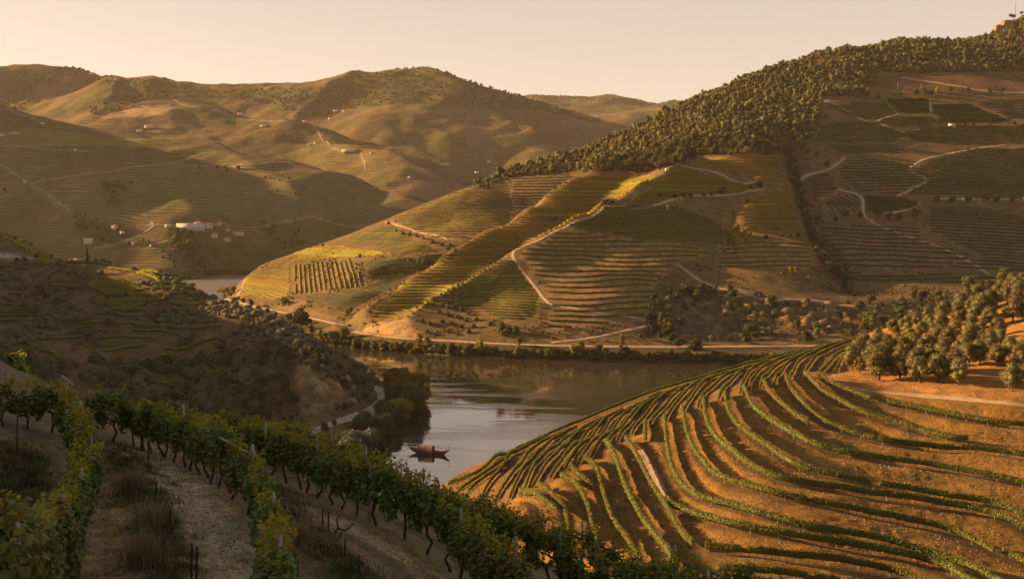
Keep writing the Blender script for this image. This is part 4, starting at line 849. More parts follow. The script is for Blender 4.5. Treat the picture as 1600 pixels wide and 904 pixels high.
def stripes(poly, ang, sp, w, mt, lab, nm, soil):
    m = patch_mask(gM, poly, vM, SM); a, b = sub(gM, m); X, Y, mm = gM.X[a, b], gM.Y[a, b], m[a, b]
    fld = X*math.cos(ang)+Y*math.sin(ang); soilM[a, b] = np.where(mm[..., None], np.array(soil)*(.8+.4*m2[a, b]), soilM[a, b])
    for (l_, p) in level_lines(fld, X, Y, mm, np.arange(math.floor(fld[mm].min()/sp)*sp, fld[mm].max(), sp), 10): rowsM.append((nm, p, w, mt, lab))
stripes([(454,415),(548,404),(574,444),(459,463)], 0.19, 4.6, 1.4, 'vine_gold', 'upright vine row in the square plot near the river tip', 'upright', (.24,.155,.08))
stripes([(1268,330),(1308,304),(1342,305),(1346,334)], 0.25, 7.5, 1.8, 'vine_dark', 'vine row in the small fan plot of the shaded hill', 'fan', (.23,.17,.11))
for poly, c in [([(1345,150),(1370,116),(1450,118),(1600,114),(1700,112),(1700,150),(1500,148)], (.20,.115,.075)), ([(930,273),(945,265),(1010,267),(1020,272),(990,278)], (.27,.15,.08)), ([(1260,300),(1308,300),(1262,330)], (.27,.17,.10))]:
    m = patch_mask(gM, poly, vM, SM); soilM[m] = (np.array(c)*(.8+.4*m2))[m]
BANK = [(566,503),(600,502),(700,500),(800,512),(960,530),(1100,545),(1300,545),(1300,575),(560,560),(350,470),(380,470)]
_bk = (gM.Z < 7.6) & (gM.Y < 1500); soilM[_bk] = (CM(.12,.10,.05)*(.6+.8*m2))[_bk]
brush = patch_mask(gM, [(1040,455),(1110,455),(1340,475),(1600,440),(1700,440),(1700,560),(1040,536)], vM, SM); soilM[brush] = (CM(.13,.10,.062)*(.6+.8*m2))[brush]
gul = patch_mask(gM, [(1222,240),(1262,235),(1280,300),(1290,360),(1330,420),(1340,470),(1290,430),(1262,370)], vM, SM); soilM[gul] = (CM(.14,.09,.055)*(.6+.8*m2))[gul]
WOOD = [(735,300),(760,288),(800,266),(850,244),(940,214),(1000,190),(1060,160),(1150,121),(1200,101),(1280,76),(1400,60),(1530,54),(1570,38),(1610,20),(1700,0),(1700,118),(1600,112),(1440,115),(1375,112),(1352,150),(1285,150),(1280,196),(1250,236),(1218,240),(1100,244),(1064,256),(1000,272),(935,266),(880,272),(800,276)]
wood = patch_mask(gM, WOOD, vM, SM); soilM[wood] = (CM(.19,.095,.045)*(.6+.8*m2))[wood]
cliff = patch_mask(gM, [(1040,455),(1110,458),(1340,478),(1345,538),(1000,540)], vM, SM)
crk = np.abs(fbm(gM.X/9, gM.Y/9, 97, 4)); gM.Z = gM.Z + np.where(cliff, (crk*7-2.5)*sstep(10, 16, gM.Z)*sstep(42, 34, gM.Z), 0)
soilM[cliff] = ((CM(.16,.115,.08)*(1-m2)+CM(.30,.20,.12)*m2)*(.5+1.2*crk[..., None]))[cliff]
erod = patch_mask(gM, [(572,504),(640,498),(655,526),(600,520),(560,512)], vM, SM); soilM[erod] = (CM(.42,.28,.16)*(.8+.4*m2))[erod]
def road_flat(g, line, w, soil=None, sc_=(.5,.36,.24), depth=0.0):
    d = dist_to(g.X, g.Y, line, w*2.2); k = np.exp(-(np.where(np.isfinite(d), d, 1e9)/(w*.75))**2)
    if soil is not None: soil[:] = soil*(1-k[..., None])+np.array(sc_)*k[..., None]
roadR = np.array([Wz(px, py, 8.0)[:2] for px, py in ROADR]); roadR = smooth_line(roadR, 4.0)
d = dist_to(gM.X, gM.Y, roadR, 16); kk = np.where(np.isfinite(d), 1-sstep(3.5, 9, d), 0); gM.Z = gM.Z*(1-kk)+8.0*kk
PATHS = [[(1192,289),(1130,274),(1085,263),(1066,259)],[(1194,296),(1120,305),(1040,315),(960,323),(948,321),(900,346),(850,371),(802,395),(835,445),(852,467),(862,475),(900,482),(940,489),(1005,500),(1012,508),(975,517),(930,527),(862,536)],
 [(1060,414),(1085,432),(1110,445),(1170,460),(1205,467),(1260,468),(1335,476)],[(1290,158),(1312,166),(1345,186),(1368,190),(1403,178)],[(1245,284),(1283,268),(1320,246)],[(1310,295),(1345,307),(1350,335),(1365,345)],
 [(1402,306),(1448,283),(1422,263),(1470,243),(1540,230),(1600,222)],[(1382,333),(1405,330),(1425,326)],[(1410,121),(1450,127),(1500,135),(1550,143),(1610,144)],[(603,346),(645,359),(700,374)],[(1368,190),(1405,205),(1435,203)],[(1455,176),(1452,155)],[(1460,310),(1520,311),(1620,308)],[(1360,345),(1400,362),(1445,378),(1500,400),(1545,428)],[(362,470),(378,450),(384,436)]]
plM = []
for p in PATHS:
    ln = pickline(gM, p, 3.0, d0=760); plM.append(ln); road_flat(gM, ln, 2.4, soilM, (.42,.30,.20))
edge_fade(gM, 90, -12, west=False, south=False)
soilM = np.clip(soilM, .01, .9)
ground('far_bank_hill', gM, mat_ground('hillside_soil', 0.16, 0.7, 0.7, 1.2), soilM)
ribbon('river_road', gM, roadR, 6.0, M['dirt_road'], 0.15)
for ln in plM:
    if len(ln) > 3: ribbon('dirt_path', gM, ln, 2.4, M['dirt_road'], 0.12)
# the rows: the 300 that show largest are objects, the rest one mass
def row_size(r): 
    p = r[1]; L_ = np.linalg.norm(np.diff(p, axis=0), axis=1).sum(); return L_/p[:, 1].mean()**2*r[2]
rowsM.sort(key=row_size, reverse=True); print('mid rows', len(rowsM))
GR = {'vine_gold': 'golden vine rows across the river', 'vine_far': 'green vine rows across the river', 'vine_dark': 'dark vine rows across the river'}
rowlab = {}
for _nm in set(q[0] for q in rowsM):
    ids = [j for j, q in enumerate(rowsM[:165]) if q[0] == _nm]
    if len(ids) > 2:
        ids.sort(key=lambda j: rowsM[j][1][:, 0].mean() if _nm in ('upright', 'fan') else float(gM.at(rowsM[j][1][:, 0], rowsM[j][1][:, 1]).mean()))
        for k_, j in enumerate(ids): _o, _e, _z = nth(k_, len(ids), *(('left', 'right') if _nm in ('upright', 'fan') else ('bottom', 'top'))); rowlab[j] = rowsM[j][4] + (f', {_e}most' if _z and _e in ('left', 'right') else f', the {_e} one' if _z else f', {_o}from the {_e}')
rest = {}
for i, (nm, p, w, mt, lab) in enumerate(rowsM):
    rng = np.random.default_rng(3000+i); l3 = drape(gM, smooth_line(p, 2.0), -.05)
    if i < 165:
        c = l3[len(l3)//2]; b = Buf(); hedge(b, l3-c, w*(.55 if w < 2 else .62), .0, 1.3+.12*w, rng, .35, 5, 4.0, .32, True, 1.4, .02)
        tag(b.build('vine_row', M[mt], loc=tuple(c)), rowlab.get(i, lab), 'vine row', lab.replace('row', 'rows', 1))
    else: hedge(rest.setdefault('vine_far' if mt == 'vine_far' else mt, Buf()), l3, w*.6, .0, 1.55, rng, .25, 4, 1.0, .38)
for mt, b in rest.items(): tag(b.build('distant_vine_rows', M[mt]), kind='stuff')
_fr = (gM.Z > 8.8) & (gM.Z < 62) & ~covered & (gM.X < 420) & (gM.Y < 1330); _ss = scatter(gM, _fr, 5.5, 151); _ss = _ss[vM.ok(_ss[:, 0], _ss[:, 1], _ss[:, 2]+1.5)]
_q = fbm(_ss[:, 0]/22, _ss[:, 1]/22, 153, 3) > -.02; _pd = np.min([dist_to(_ss[:, 0], _ss[:, 1], l, 6) for l in plM+[roadR] if len(l) > 1], axis=0); _ss = _ss[_q & (_pd > 4)]; print('low scrub', len(_ss)); _rg = np.random.default_rng(8)
join_trees('low_scrub', M['willow'], [far_tree_template(260+i, 2.6, 3.4, 26, .5) for i in range(4)], [(x, y, z-.2, _rg.uniform(.35, 1.0), _rg.uniform(0, 6.28)) for x, y, z in _ss], 'low dry scrub between the vineyards')
# ---- the wood on the ridge
sp_ = scatter(gM, wood, 7.0, 41); rng = np.random.default_rng(5)
keepk = (fbm(sp_[:, 0]/40, sp_[:, 1]/22, 44, 3) > -0.34) | (rng.random(len(sp_)) < .45); px_, py_ = proj(*sp_.T)
keepk &= ~(in_poly(px_, py_, [(830,238),(1000,188),(1040,190),(960,225),(880,248)]) & (rng.random(len(sp_)) < .5)); sp_ = sp_[keepk]
extra = []                                   # a few ranks just over the brow
for px, py, D in [(float(a), float(np.interp(a, [q[0] for q in S0], [q[1] for q in S0])), float(np.interp(a, [q[0] for q in S0], [q[2] for q in S0]))) for a in np.arange(742, 1690, 5.0)]:
    for k in (0, 9): x, y, _ = P(px+rng.uniform(-3, 3), py, D+k+rng.uniform(-4, 4)); extra.append((x, y, float(gM.at(x, y))))
sp_ = np.vstack([sp_, np.array(extra)])
order = np.argsort(sp_[:, 1]); sp_ = sp_[order]; print('wood trees', len(sp_))
FT = [make_tree(1200+i, 8.5, 9.4, .12, 9, 26, .62, ('forest', 'forest', 'dark_tree', 'forest', 'willow')[i], 'round', 2) for i in range(5)]
for i in range(min(300, len(sp_))):
    x, y, z = sp_[i]; s = float(np.exp(rng.normal(-.25, .25)))
    place('oak_tree', FT[int(rng.integers(0, 5))], (x, y, z-.1), rng.uniform(0, 6.28), (s, s, s*rng.uniform(.85, 1.15)), 'rounded tree along the lower edge of the ridge wood', 'tree', 'trees at the lower edge of the ridge wood')
vars_ = [far_tree_template(60+i, [8, 9, 11, 7, 10, 8.5][i], [8.6, 7.5, 7, 9.5, 9, 6.5][i], 70, .62) for i in range(6)]
kd_ = rng.random(len(sp_)); kd_ = np.where(kd_+.25*fbm(sp_[:, 0]/50, sp_[:, 1]/50, 48, 2) < .30, 1, np.where(kd_ > .93, 2, 0))
for _k, (_mt, _lb) in enumerate((('forest', 'dense round trees of the wood covering the ridge'), ('dark_tree', 'darker trees mixed into the ridge wood'), ('willow', 'lighter trees scattered in the ridge wood'))):
    join_trees('ridge_wood', M[_mt], vars_, [(x, y, z-.3, float(np.exp(rng.normal(-.22, .25))), rng.uniform(0, 6.28)) for (x, y, z), q_ in zip(sp_[300:], kd_[300:]) if q_ == _k], _lb)
# ---- single trees, bushes, tree lines
TV = {k: v for k, v in (('dark', [make_tree(1300+i, 8.0, 8.0, .12, 8, 30, .55, 'dark_tree', 'round', 2) for i in range(4)]),
      ('gold', [make_tree(1310+i, 8.5, 6.5, .12, 9, 40, .48, 'poplar', 'round', 3) for i in range(3)]),
      ('tall', [make_tree(1320+i, 13, 6.0, .10, 11, 45, .5, 'poplar', 'round', 3) for i in range(2)]),
      ('willow', [make_tree(1330+i, 8.0, 8.0, .08, 9, 42, .5, 'willow', 'round', 3) for i in range(4)]),
      ('scrub', [make_tree(1340+i, 3.6, 4.4, .05, 6, 70, .36, 'scrub', 'round', 2) for i in range(4)]),
      ('bush', [make_tree(1350+i, 3.4, 4.6, .04, 6, 60, .38, 'willow', 'round', 2) for i in range(4)]))}
_tc = [0]
def plant(g, lst, kind, name, label, group, H0_, spread=0.0, d0=None, size=(.8, 1.2)):
    px = [p[0] for p in lst]; py = [p[1] for p in lst]; w, ok = pick(g, px, py, d0=d0)
    for q, o_, p in zip(w, ok, lst):
        if not o_: continue
        _tc[0] += 1; r = random.Random(_tc[0]); s = (p[2]*q[1]/F)/H0_ if len(p) > 2 else r.uniform(*size)
        place(name, TV[kind][_tc[0] % len(TV[kind])], (q[0], q[1], q[2]-.15), r.uniform(0, 6.28), (s*r.uniform(.9, 1.15), s*r.uniform(.9, 1.15), s), label, 'bush' if 'bush' in name else 'tree', group)
plant(gM, [(944,320,11),(953,322,13)], 'dark', 'round_tree', 'dark round tree of the pair standing where the ridge path meets the spur', 'pair of round trees on the spur', 8.0)
plant(gM, [(1030,308,8),(1055,310,9),(1069,309,9),(1080,309,8),(1099,308,9),(1112,306,8),(1130,303,14)], 'dark', 'round_tree', 'small dark tree in the line below the green dome', 'line of trees below the dome', 8.0)
plant(gM, [(1183,293,10),(1188,296,13),(1172,296,9),(866,345,9),(1166,320,10),(1145,336,8),(1138,380,7),(1146,384,7),(1130,396,8),(1148,398,9),(1214,361,8),(1197,373,8),(1220,372,9),(1234,372,9),(1247,371,10)], 'dark', 'round_tree', 'dark tree standing alone among the middle vineyards', 'scattered trees in the middle vineyards', 8.0)
gl = []
for i in range(46):
    t = i/45; y0 = 238+t*200; x0 = np.interp(y0, [238, 300, 360, 410, 440], [1232, 1245, 1262, 1284, 1318]); gl.append((x0+math.sin(i*2.1)*4+3, y0, 12+3*math.sin(i*1.7)))
plant(gM, gl[::1], 'dark', 'gully_tree', 'dark tree in the line that climbs the gully beside the lit strip', 'line of trees climbing the gully', 8.0)
plant(gM, [(1240,262,11),(1239,285,11),(1236,430,15),(1243,428,12),(1265,438,9)], 'gold', 'yellow_tree', 'yellow leaved tree by the gully tree line', 'yellow trees by the gully', 8.5)
plant(gM, [(1160,370+0,14),(1140,374,14),(1150,362,14),(1172,372,12),(1145,380,12),(1135,368,11),(1165,380,12)], 'gold', 'yellow_tree', 'bright yellow green tree in the clump at the foot of the dark gully', 'yellow clump in the gully', 8.5)
plant(gM, [(1322,340,13),(1344,340,12),(1371,337,14),(1405,345,13),(1430,340,16),(1463,318,14),(1487,318,13),(1512,317,12),(1539,316,14),(1556,316,15),(1580,316,11),(1390,343,12),(1280,345,11),(1305,346,9),(1290,186,9)], 'dark', 'hedge_tree', 'dark tree in the broken line across the shaded hill', 'broken line of trees across the shaded hill', 8.0)
plant(gM, [(1292,262,12),(1276,246,10),(1262,240,9),(1256,232,10),(1485,143,8),(1503,143,8),(1514,143,8),(1546,145,8),(1566,145,9),(1430,150,11),(1445,148,12),(1455,150,11),(1405,152,10),(1372,156,12),(1494,196,6),(1507,197,6),(1520,197,7),(1548,196,7),(1585,196,8),(1340,153,9),(1356,152,8)], 'dark', 'hedge_tree', 'small dark tree along the upper tracks of the shaded hill', 'trees along the upper tracks', 8.0)
plant(gM, [(1440,141,10),(1465,146,11),(1409,140,8)], 'gold', 'yellow_tree', 'small tree catching the last light by the upper track', 'sunlit trees by the upper track', 8.5)
br = scatter(gM, brush | gul, 13, 61); br = br[vM.ok(br[:, 0], br[:, 1], br[:, 2]+2)]; rr_ = random.Random(4); print('brush', len(br))
for i, (x, y, z) in enumerate(br[:150]):
    if z < 9 or (in_poly(*proj(x, y, z), [(1050,470),(1340,482),(1340,535),(1050,530)]) and rr_.random() < .6): continue
    s = rr_.uniform(.5, 1.1); place('hillside_bush', TV['willow' if i % 4 == 1 else 'dark' if i % 3 else 'scrub'][i % 4], (x, y, z-.2), i*1.3, s if i % 3 else s*1.8, 'dark scrub bush above the rocky river cliff', 'bush', 'scrub above the river cliff')
rb = [(1022,470),(1018,485),(1030,478),(1035,492),(1025,500),(1012,512),(1020,520),(1035,512),(1040,525),(1030,530),(1045,462),(1068,458),(1078,462),(1098,455),(1105,458),(1012,498)]
plant(gM, [(a, b, 14) for a, b in rb], 'dark', 'gully_tree', 'dark tree in the clump between the bare slope and the cliff', 'dark clump beside the cliff', 8.0)
kn = [(690,478),(700,482),(712,480),(722,486),(732,492),(700,494),(685,490),(715,498),(728,502),(745,500),(690,505),(705,508),(720,512),(660,503),(672,508),(740,512),(765,508),(668,520),(700,520),(732,520),(680,470),(705,474)]
plant(gM, [(a, b, 8) for a, b in kn], 'bush', 'hillside_bush', 'rough bush on the dry knoll between vineyard and river road', 'bushes on the dry knoll', 3.6)
plant(gM, [(620,362,5),(630,366,5),(640,368,6),(652,370,6),(662,374,6),(676,380,7),(690,384,7),(703,384,6),(640,410,9),(655,410,10),(663,413,9),(563,402,7),(520,398,4),(607,350,5),(618,347,4),(700,390,6),(712,392,6)], 'bush', 'hillside_bush', 'bush in the fold below the ridge path', 'bushes in the fold', 3.6)
# river bank trees
bank_ = [(452,505,11,'willow'),(446,478,10,'dark'),(470,512,22,'dark'),(478,512,20,'dark'),(486,524,13,'gold'),(500,532,12,'gold'),(510,535,12,'willow'),(522,540,16,'willow'),(535,540,12,'willow'),(539,530,16,'gold'),(556,547,12,'willow'),(570,548,10,'willow'),(543,495,10,'gold'),(548,490,8,'gold'),(585,550,11,'willow'),(598,552,12,'gold'),(612,553,10,'bushy'),(622,552,12,'willow'),(637,553,11,'willow'),(655,552,22,'tallg'),(668,552,20,'tallg'),(690,553,12,'willow'),(705,556,14,'willow'),(718,556,12,'gold'),(735,556,12,'willow'),(750,556,16,'gold'),(770,557,9,'willow'),(812,540,10,'gold'),(845,559,9,'willow'),(858,560,12,'willow'),(870,560,11,'willow'),(895,561,15,'gold'),(905,560,14,'gold'),(908,552,14,'gold'),(920,561,10,'willow'),(935,560,14,'willow'),(948,560,10,'willow'),(972,556,24,'tallg'),(975,562,14,'willow'),(995,563,9,'willow'),(1015,564,10,'dark'),(1030,565,9,'dark'),(1047,564,11,'grey'),(1070,565,13,'grey'),(1060,545,13,'dark'),(1088,556,18,'dark'),(1100,566,9,'dark'),(1130,567,9,'dark'),(1165,536,13,'dark'),(1180,530,10,'dark'),(783,520,13,'willow'),(795,522,9,'willow'),(805,523,10,'willow'),(788,526,8,'willow'),(1075,565,9,'willow'),(880,561,9,'willow'),(830,559,8,'willow'),(645,556,8,'willow'),(1000,530,8,'dark'),(1115,565,8,'dark'),(1145,567,8,'dark'),(1050,535,10,'dark')]
for px, py, hp, kd in bank_:
    kk_ = {'bushy': 'willow', 'tallg': 'tall', 'grey': 'scrub'}.get(kd, kd); H_ = {'tall': 13, 'gold': 8.5, 'scrub': 3.6}.get(kk_, 8.0)
    plant(gM, [(px, py-(2 if py > 540 else 0), hp*1.5)], kk_, 'riverside_tree', {'gold': 'golden leaved riverside tree on the far bank', 'tall': 'tall yellow poplar on the far bank', 'dark': 'dark tree on the far bank by the river road', 'willow': 'olive green riverside willow on the far bank', 'scrub': 'grey green willow on the shaded far bank'}[kk_], 'riverside trees of the far bank: ' + {'gold': 'golden', 'tall': 'poplars', 'dark': 'dark', 'willow': 'willows', 'scrub': 'grey'}[kk_], H_)
rv = [(a, float(np.interp(a, [440, 480, 600, 700, 850, 1000, 1150], [510, 535, 547, 555, 561, 565, 567]))-1.5-4*abs(math.sin(a*1.3)), 10+5*math.sin(a*.7)) for a in np.arange(440, 1210, 5.0)]
plant(gM, rv, 'bush', 'bank_bush', 'low bush at the waterline of the far bank', 'bushes along the waterline', 3.6)
plant(gM, [(350,460,9),(354,458,11),(358,462,8),(362,464,10),(366,460,12),(352,466,9),(372,470,8),(380,474,9),(392,478,10),(404,484,9),(418,490,10),(430,495,9),(425,502,12),(440,505,13),(455,515,14)], 'willow', 'riverside_tree', 'sunlit bushy tree on the tip of land at the river bend', 'trees on the tip at the river bend', 8.0)
print('mid hill', round(time.time()-T00, 1))
# ================================================================== wooded spur on this bank
vL = Vis([gL, gR, gC]); SL = proj(gL.X, gL.Y, gL.Z)
oneL = np.ones(gL.X.shape+(1,)); CL = lambda *c: oneL*np.array(c)
l1 = (fbm(gL.X/40, gL.Y/40, 101, 4)*.5+.5)[..., None]; l2 = (fbm(gL.X/8, gL.Y/8, 102, 4)*.5+.5)[..., None]
soilL = (CL(.165,.115,.065)*(1-l1)+CL(.215,.15,.088)*l1)*(.7+.55*l2)
# old terraces all over the slope
tf = (gL.Z+fbm(gL.X/30, gL.Y/30, 103, 3)*3)/3.2; frL = tf % 1; tm_ = sstep(9, 16, gL.Z)*sstep(-.25, .25, fbm(gL.X/70, gL.Y/70, 105, 2)+.15)
gL.Z = gL.Z + (sstep(.3, .8, frL)-frL)*2.2*tm_
edge = np.exp(-((frL-.86)/.10)**2)*tm_; soilL = soilL*(1-.7*edge[..., None])+CL(.075,.10,.03)*(.7*edge[..., None])
cliffL = in_poly(SL[0], SL[1], [(462,563),(500,572),(545,590),(566,612),(560,632),(520,652),(480,668),(462,640)]) & (gL.Y < 640) & (gL.Z > 7.5)
ck = np.abs(fbm(gL.X/7, gL.Y/7, 107, 4)); gL.Z = gL.Z + np.where(cliffL, (ck*9-2.6), 0)
soilL = np.where(cliffL[..., None], (CL(.34,.245,.15)*(1-l2)+CL(.46,.33,.20)*l2)*(.45+1.3*ck[..., None]), soilL)
roadL = np.array([Wz(a, b, 6.0)[:2] for a, b in ROADL]); roadL = smooth_line(roadL, 3.0)
d = dist_to(gL.X, gL.Y, roadL, 16); kk = np.where(np.isfinite(d), 1-sstep(4.5, 9, d), 0); gL.Z = gL.Z*(1-kk)+6.0*kk
mR = pickline(gL, [(-20,402),(8,401),(45,403),(80,405),(105,408),(122,409)], 2.5, d0=600)
d = dist_to(gL.X, gL.Y, mR, 8); kk = np.where(np.isfinite(d), np.exp(-(d/3)**2), 0)[..., None]; soilL = soilL*(1-kk)+CL(.36,.31,.27)*kk
rowsL = []
PL = [([(127,446),(185,434),(222,446),(215,457),(165,465)], .95, 'vine_row', 'green vine row in the upper curved terrace patch of the dark spur'),
      ([(158,473),(222,458),(234,470),(207,492),(183,488)], .95, 'vine_row', 'green vine row in the lower curved terrace patch of the dark spur'),
      ([(0,416),(46,409),(36,421),(0,430)], 1.6, 'vine_row', 'vine row on the terrace under the pale road of the dark spur'),
      ([(72,437),(96,434),(118,452),(78,455)], 1.5, 'vine_row', 'vine row on the small terrace among grey bushes'),
      ([(208,508),(345,508),(345,516),(208,514)], 1.8, 'vine_far', 'low green row on the middle terrace of the dark spur'),
      ([(0,485),(60,478),(64,492),(0,506)], 2.0, 'vine_far', 'low green row at the far left of the dark spur')]
vinesoil = (.10,.075,.042)
for poly, dz, mt, lab in PL:
    m = patch_mask(gL, poly, vL, SL)
    if m.sum() < 8: continue
    a, b = sub(gL, m); X, Y, mm = gL.X[a, b], gL.Y[a, b], m[a, b]; fld = SF_ = gL.Z[a, b]*.35 + (Y*.16-X*.05)+fbm(X/40, Y/40, 3, 2)
    soilL[a, b] = np.where(mm[..., None], np.array(vinesoil), soilL[a, b])
    for l_, p in level_lines(fld, X, Y, mm, np.arange(math.floor(fld[mm].min()/dz)*dz, fld[mm].max(), dz*.72), 8): rowsL.append((p, mt, lab, 1.5))
BL = [[(160,549),(190,545),(230,539)],[(220,595),(255,600),(290,606),(312,612)],[(307,630),(340,631),(375,626),(400,618)],[(282,572),(298,563),(312,557),(350,551)],[(212,509),(260,511),(345,510)],[(282,547),(310,536),(342,527)],[(137,562),(165,567),(195,568),(220,565)],[(150,590),(164,590),(168,597),(158,604),(147,605)],[(305,578),(330,584),(350,578)],[(208,575),(240,578),(285,575)],[(365,592),(385,602),(395,612)],[(255,545),(275,548),(292,542)],[(60,545),(82,552),(92,560)],[(330,560),(350,566),(372,566)],[(100,520),(140,516),(170,519)],[(20,520),(50,526),(80,524)],[(240,560),(262,556),(280,560)]]
BLL = ['above the slanting dirt track', 'above the gully bushes at the lower middle', 'longest, low beside the cliff foot', 'looping under the round dark bushes', 'straight one in the middle of the slope', 'rising right of the middle bushes', 'short one left above the dark gully', 'hooked around a small knoll', 'under the big bush near the middle', 'level one below the dark thicket', 'near the cliff, sloping down', 'small one at the thicket edge', 'short one at the far left below the bushes', 'right of the looped row', 'between grey bushes on the upper left', 'leftmost one on the upper slope', 'faint one crossing the middle']
for ln, w_ in zip(BL, BLL):
    q = pickline(gL, ln, 2.0, d0=430)
    if len(q) > 3: rowsL.append((q, 'vine_row', 'green vine row on the dark spur, ' + w_, 2.2))
_lx = [p[0] for p in L0]; _lD = [p[2] for p in L0]
def crest_line(g, a, b, off, step=1.5):
    q = []
    for px in np.linspace(a, b, max(4, int(abs(b-a)/6))): D = float(np.interp(px, _lx, _lD))-off; x, y, z = P(px, 400, D); q.append((x, y))
    return smooth_line(np.array(q), step)
for a_, b_, offs, lb in ((-40, 86, (0, 5, 10, 15), 'on the brow at the left edge'), (89, 124, (4, 9), 'just left of the cypress'), (168, 214, (2, 7), 'right of the cypress'), (213, 249, (0, 5, 9), 'where the spur crest starts to fall')):
    for k_, off in enumerate(offs): rowsL.append((crest_line(gL, a_, b_, off), 'vine_gold', f'glowing yellow vine row {lb}, {ORD[k_]} from the skyline', 2.4))
_vm = (tm_ > .5) & ~cliffL & (gL.Z > 9); _k = np.where(_vm.ravel())[0]; _vm.ravel()[_k] = vL.ok(gL.X.ravel()[_k], gL.Y.ravel()[_k], gL.Z.ravel()[_k]+1, .002); _vm &= fbm(gL.X/38, gL.Y/38, 161, 2) > .0
_a, _b = sub(gL, _vm); _tl = level_lines(tf[_a, _b], gL.X[_a, _b], gL.Y[_a, _b], _vm[_a, _b], np.arange(2, 30, 1.0)+.80, 26)
_tl.sort(key=lambda q: -np.linalg.norm(np.diff(q[1], axis=0), axis=1).sum()/q[1][:, 1].mean()**2); print('terrace rows', len(_tl))
for _l, _p in _tl[:34]: rowsL.append((_p, 'vine_row', 'green band of vines following an old terrace of the dark spur', 2.3))
edge_fade(gL, 40, -12, south=False)
SPUR = ground('spur_hillside', gL, mat_ground('spur_soil', 0.25, 1.1, 0.7, 0.9), np.clip(soilL, .01, 1))
ribbon('near_bank_road', gL, roadL, 6.5, M['pale_road'], 0.15); ribbon('spur_road', gL, mR, 4.0, M['pale_road'], 0.15)
for i, (p, mt, lab, w) in enumerate(rowsL):
    rng = np.random.default_rng(7000+i); l3 = drape(gL, smooth_line(p, 1.4), -.05); c = l3[len(l3)//2]; b = Buf(); hedge(b, l3-c, w*.8, 0, 1.7, rng, .28, 6, 9, .28)
    tag(b.build('vine_row', M[mt], loc=tuple(c)), lab, 'vine row', 'vine rows of the dark spur' if 'dark spur, ' in lab else 'yellow vine rows along the spur crest' if 'glowing' in lab else lab.replace('row', 'rows', 1))
# scrub and trees
allm = (gL.Z > 7) & ~cliffL; vv = np.zeros(gL.X.shape, bool); k = np.where(allm.ravel())[0]; vv.ravel()[k] = vL.ok(gL.X.ravel()[k], gL.Y.ravel()[k], gL.Z.ravel()[k]+2, .002)
for p in PL: vv &= ~in_poly(SL[0], SL[1], p[0])
sc = scatter(gL, vv, 6.2, 71); rng = np.random.default_rng(9); den = fbm(sc[:, 0]/30, sc[:, 1]/30, 73, 3)
px_, py_ = proj(*sc.T); right = sstep(300, 430, px_)*.7-sstep(0, 1, (px_ < 60)*1.0)*.0
kp = (den+right*0.9+rng.normal(0, .16, len(sc)) > -0.02) & (dist_to(sc[:, 0], sc[:, 1], roadL, 12) > 7) & (dist_to(sc[:, 0], sc[:, 1], mR, 8) > 4) & (px_ > -40)
crest = pickline(gL, [(p[0], p[1]+2) for p in L0[2:9]], 3, d0=500); kp &= (dist_to(sc[:, 0], sc[:, 1], crest, 10) > 7) | (px_ > 255)
sc = sc[kp]; o_ = np.argsort(sc[:, 1]); sc = sc[o_]; print('spur scrub', len(sc))
for i, (x, y, z) in enumerate(sc[:290]):
    kd = ('scrub', 'scrub', 'dark', 'scrub', 'willow')[int(rng.integers(0, 5))]; s = rng.uniform(.7, 1.7) * (1 if kd == 'scrub' else .55)
    place('scrub_bush', TV[kd][i % 4], (x, y, z-.2), rng.uniform(0, 6.28), (s, s, s*rng.uniform(.8, 1.1)), {'scrub': 'grey green rounded bush on the shaded spur', 'dark': 'dark tree among the grey bushes of the shaded spur', 'willow': 'dull green bush on the shaded spur'}[kd], 'bush', {'scrub': 'grey bushes on the shaded spur', 'dark': 'dark trees on the shaded spur', 'willow': 'dull green bushes on the shaded spur'}[kd])
if len(sc) > 290:
    vs = [far_tree_template(90+i, 3.8, 4.6, 60, .4) for i in range(4)]
    join_trees('hillside_scrub', M['scrub'], vs, [(x, y, z-.2, rng.uniform(.6, 1.4), rng.uniform(0, 6.28)) for x, y, z in sc[290:]], 'scrub covering the upper part of the shaded spur')
rs = np.random.default_rng(12)
lc = [(a, float(np.interp(a, [p[0] for p in L0], [p[1] for p in L0]))+rs.uniform(1, 16), rs.uniform(6, 12)*(.55 if a < 400 else 1)) for a in np.arange(255, 560, 4.0)]
plant(gL, lc, 'scrub', 'crest_bush', 'grey green bush crowding the lower crest of the spur above the cliff', 'bushes along the lower crest', 3.6)
plant(gL, [(64,468-2,22),(66,450,12),(20,452,14),(85,446,12),(80,462,13),(95,458,14),(125,452,12),(90,474,14),(110,487,14),(145,474,12),(50,515,18),(120,506,16),(135,530,22),(150,540,16),(122,500,16),(168,510,18),(290,540,24),(275,450,16),(262,470,13),(240,500,18),(205,628,30),(255,585,20),(345,545,18),(40,560,22),(185,600,24),(215,606,22),(230,640,26)], 'scrub', 'scrub_bush', 'large grey green bush standing out on the shaded spur', 'large bushes of the shaded spur', 3.6)
plant(gL, [(40,484+0,12),(160,412,10),(163,413,9),(210,425,9),(150,408,7),(38,408,9),(27,410,9),(57,405,10),(80,404,8)], 'dark', 'crest_tree', 'dark tree by the road and yellow vines of the spur crest', 'dark trees on the spur crest', 8.0)
plant(gL, [(92,398,10),(100,398,8)], 'gold', 'crest_tree', 'rounded tree rimmed with light where the crest vines break', 'rimlit trees on the crest', 8.5)
cy_ = make_tree(1400, 12, 3.4, .04, 16, 150, .32, 'dark_tree', 'column', 1)
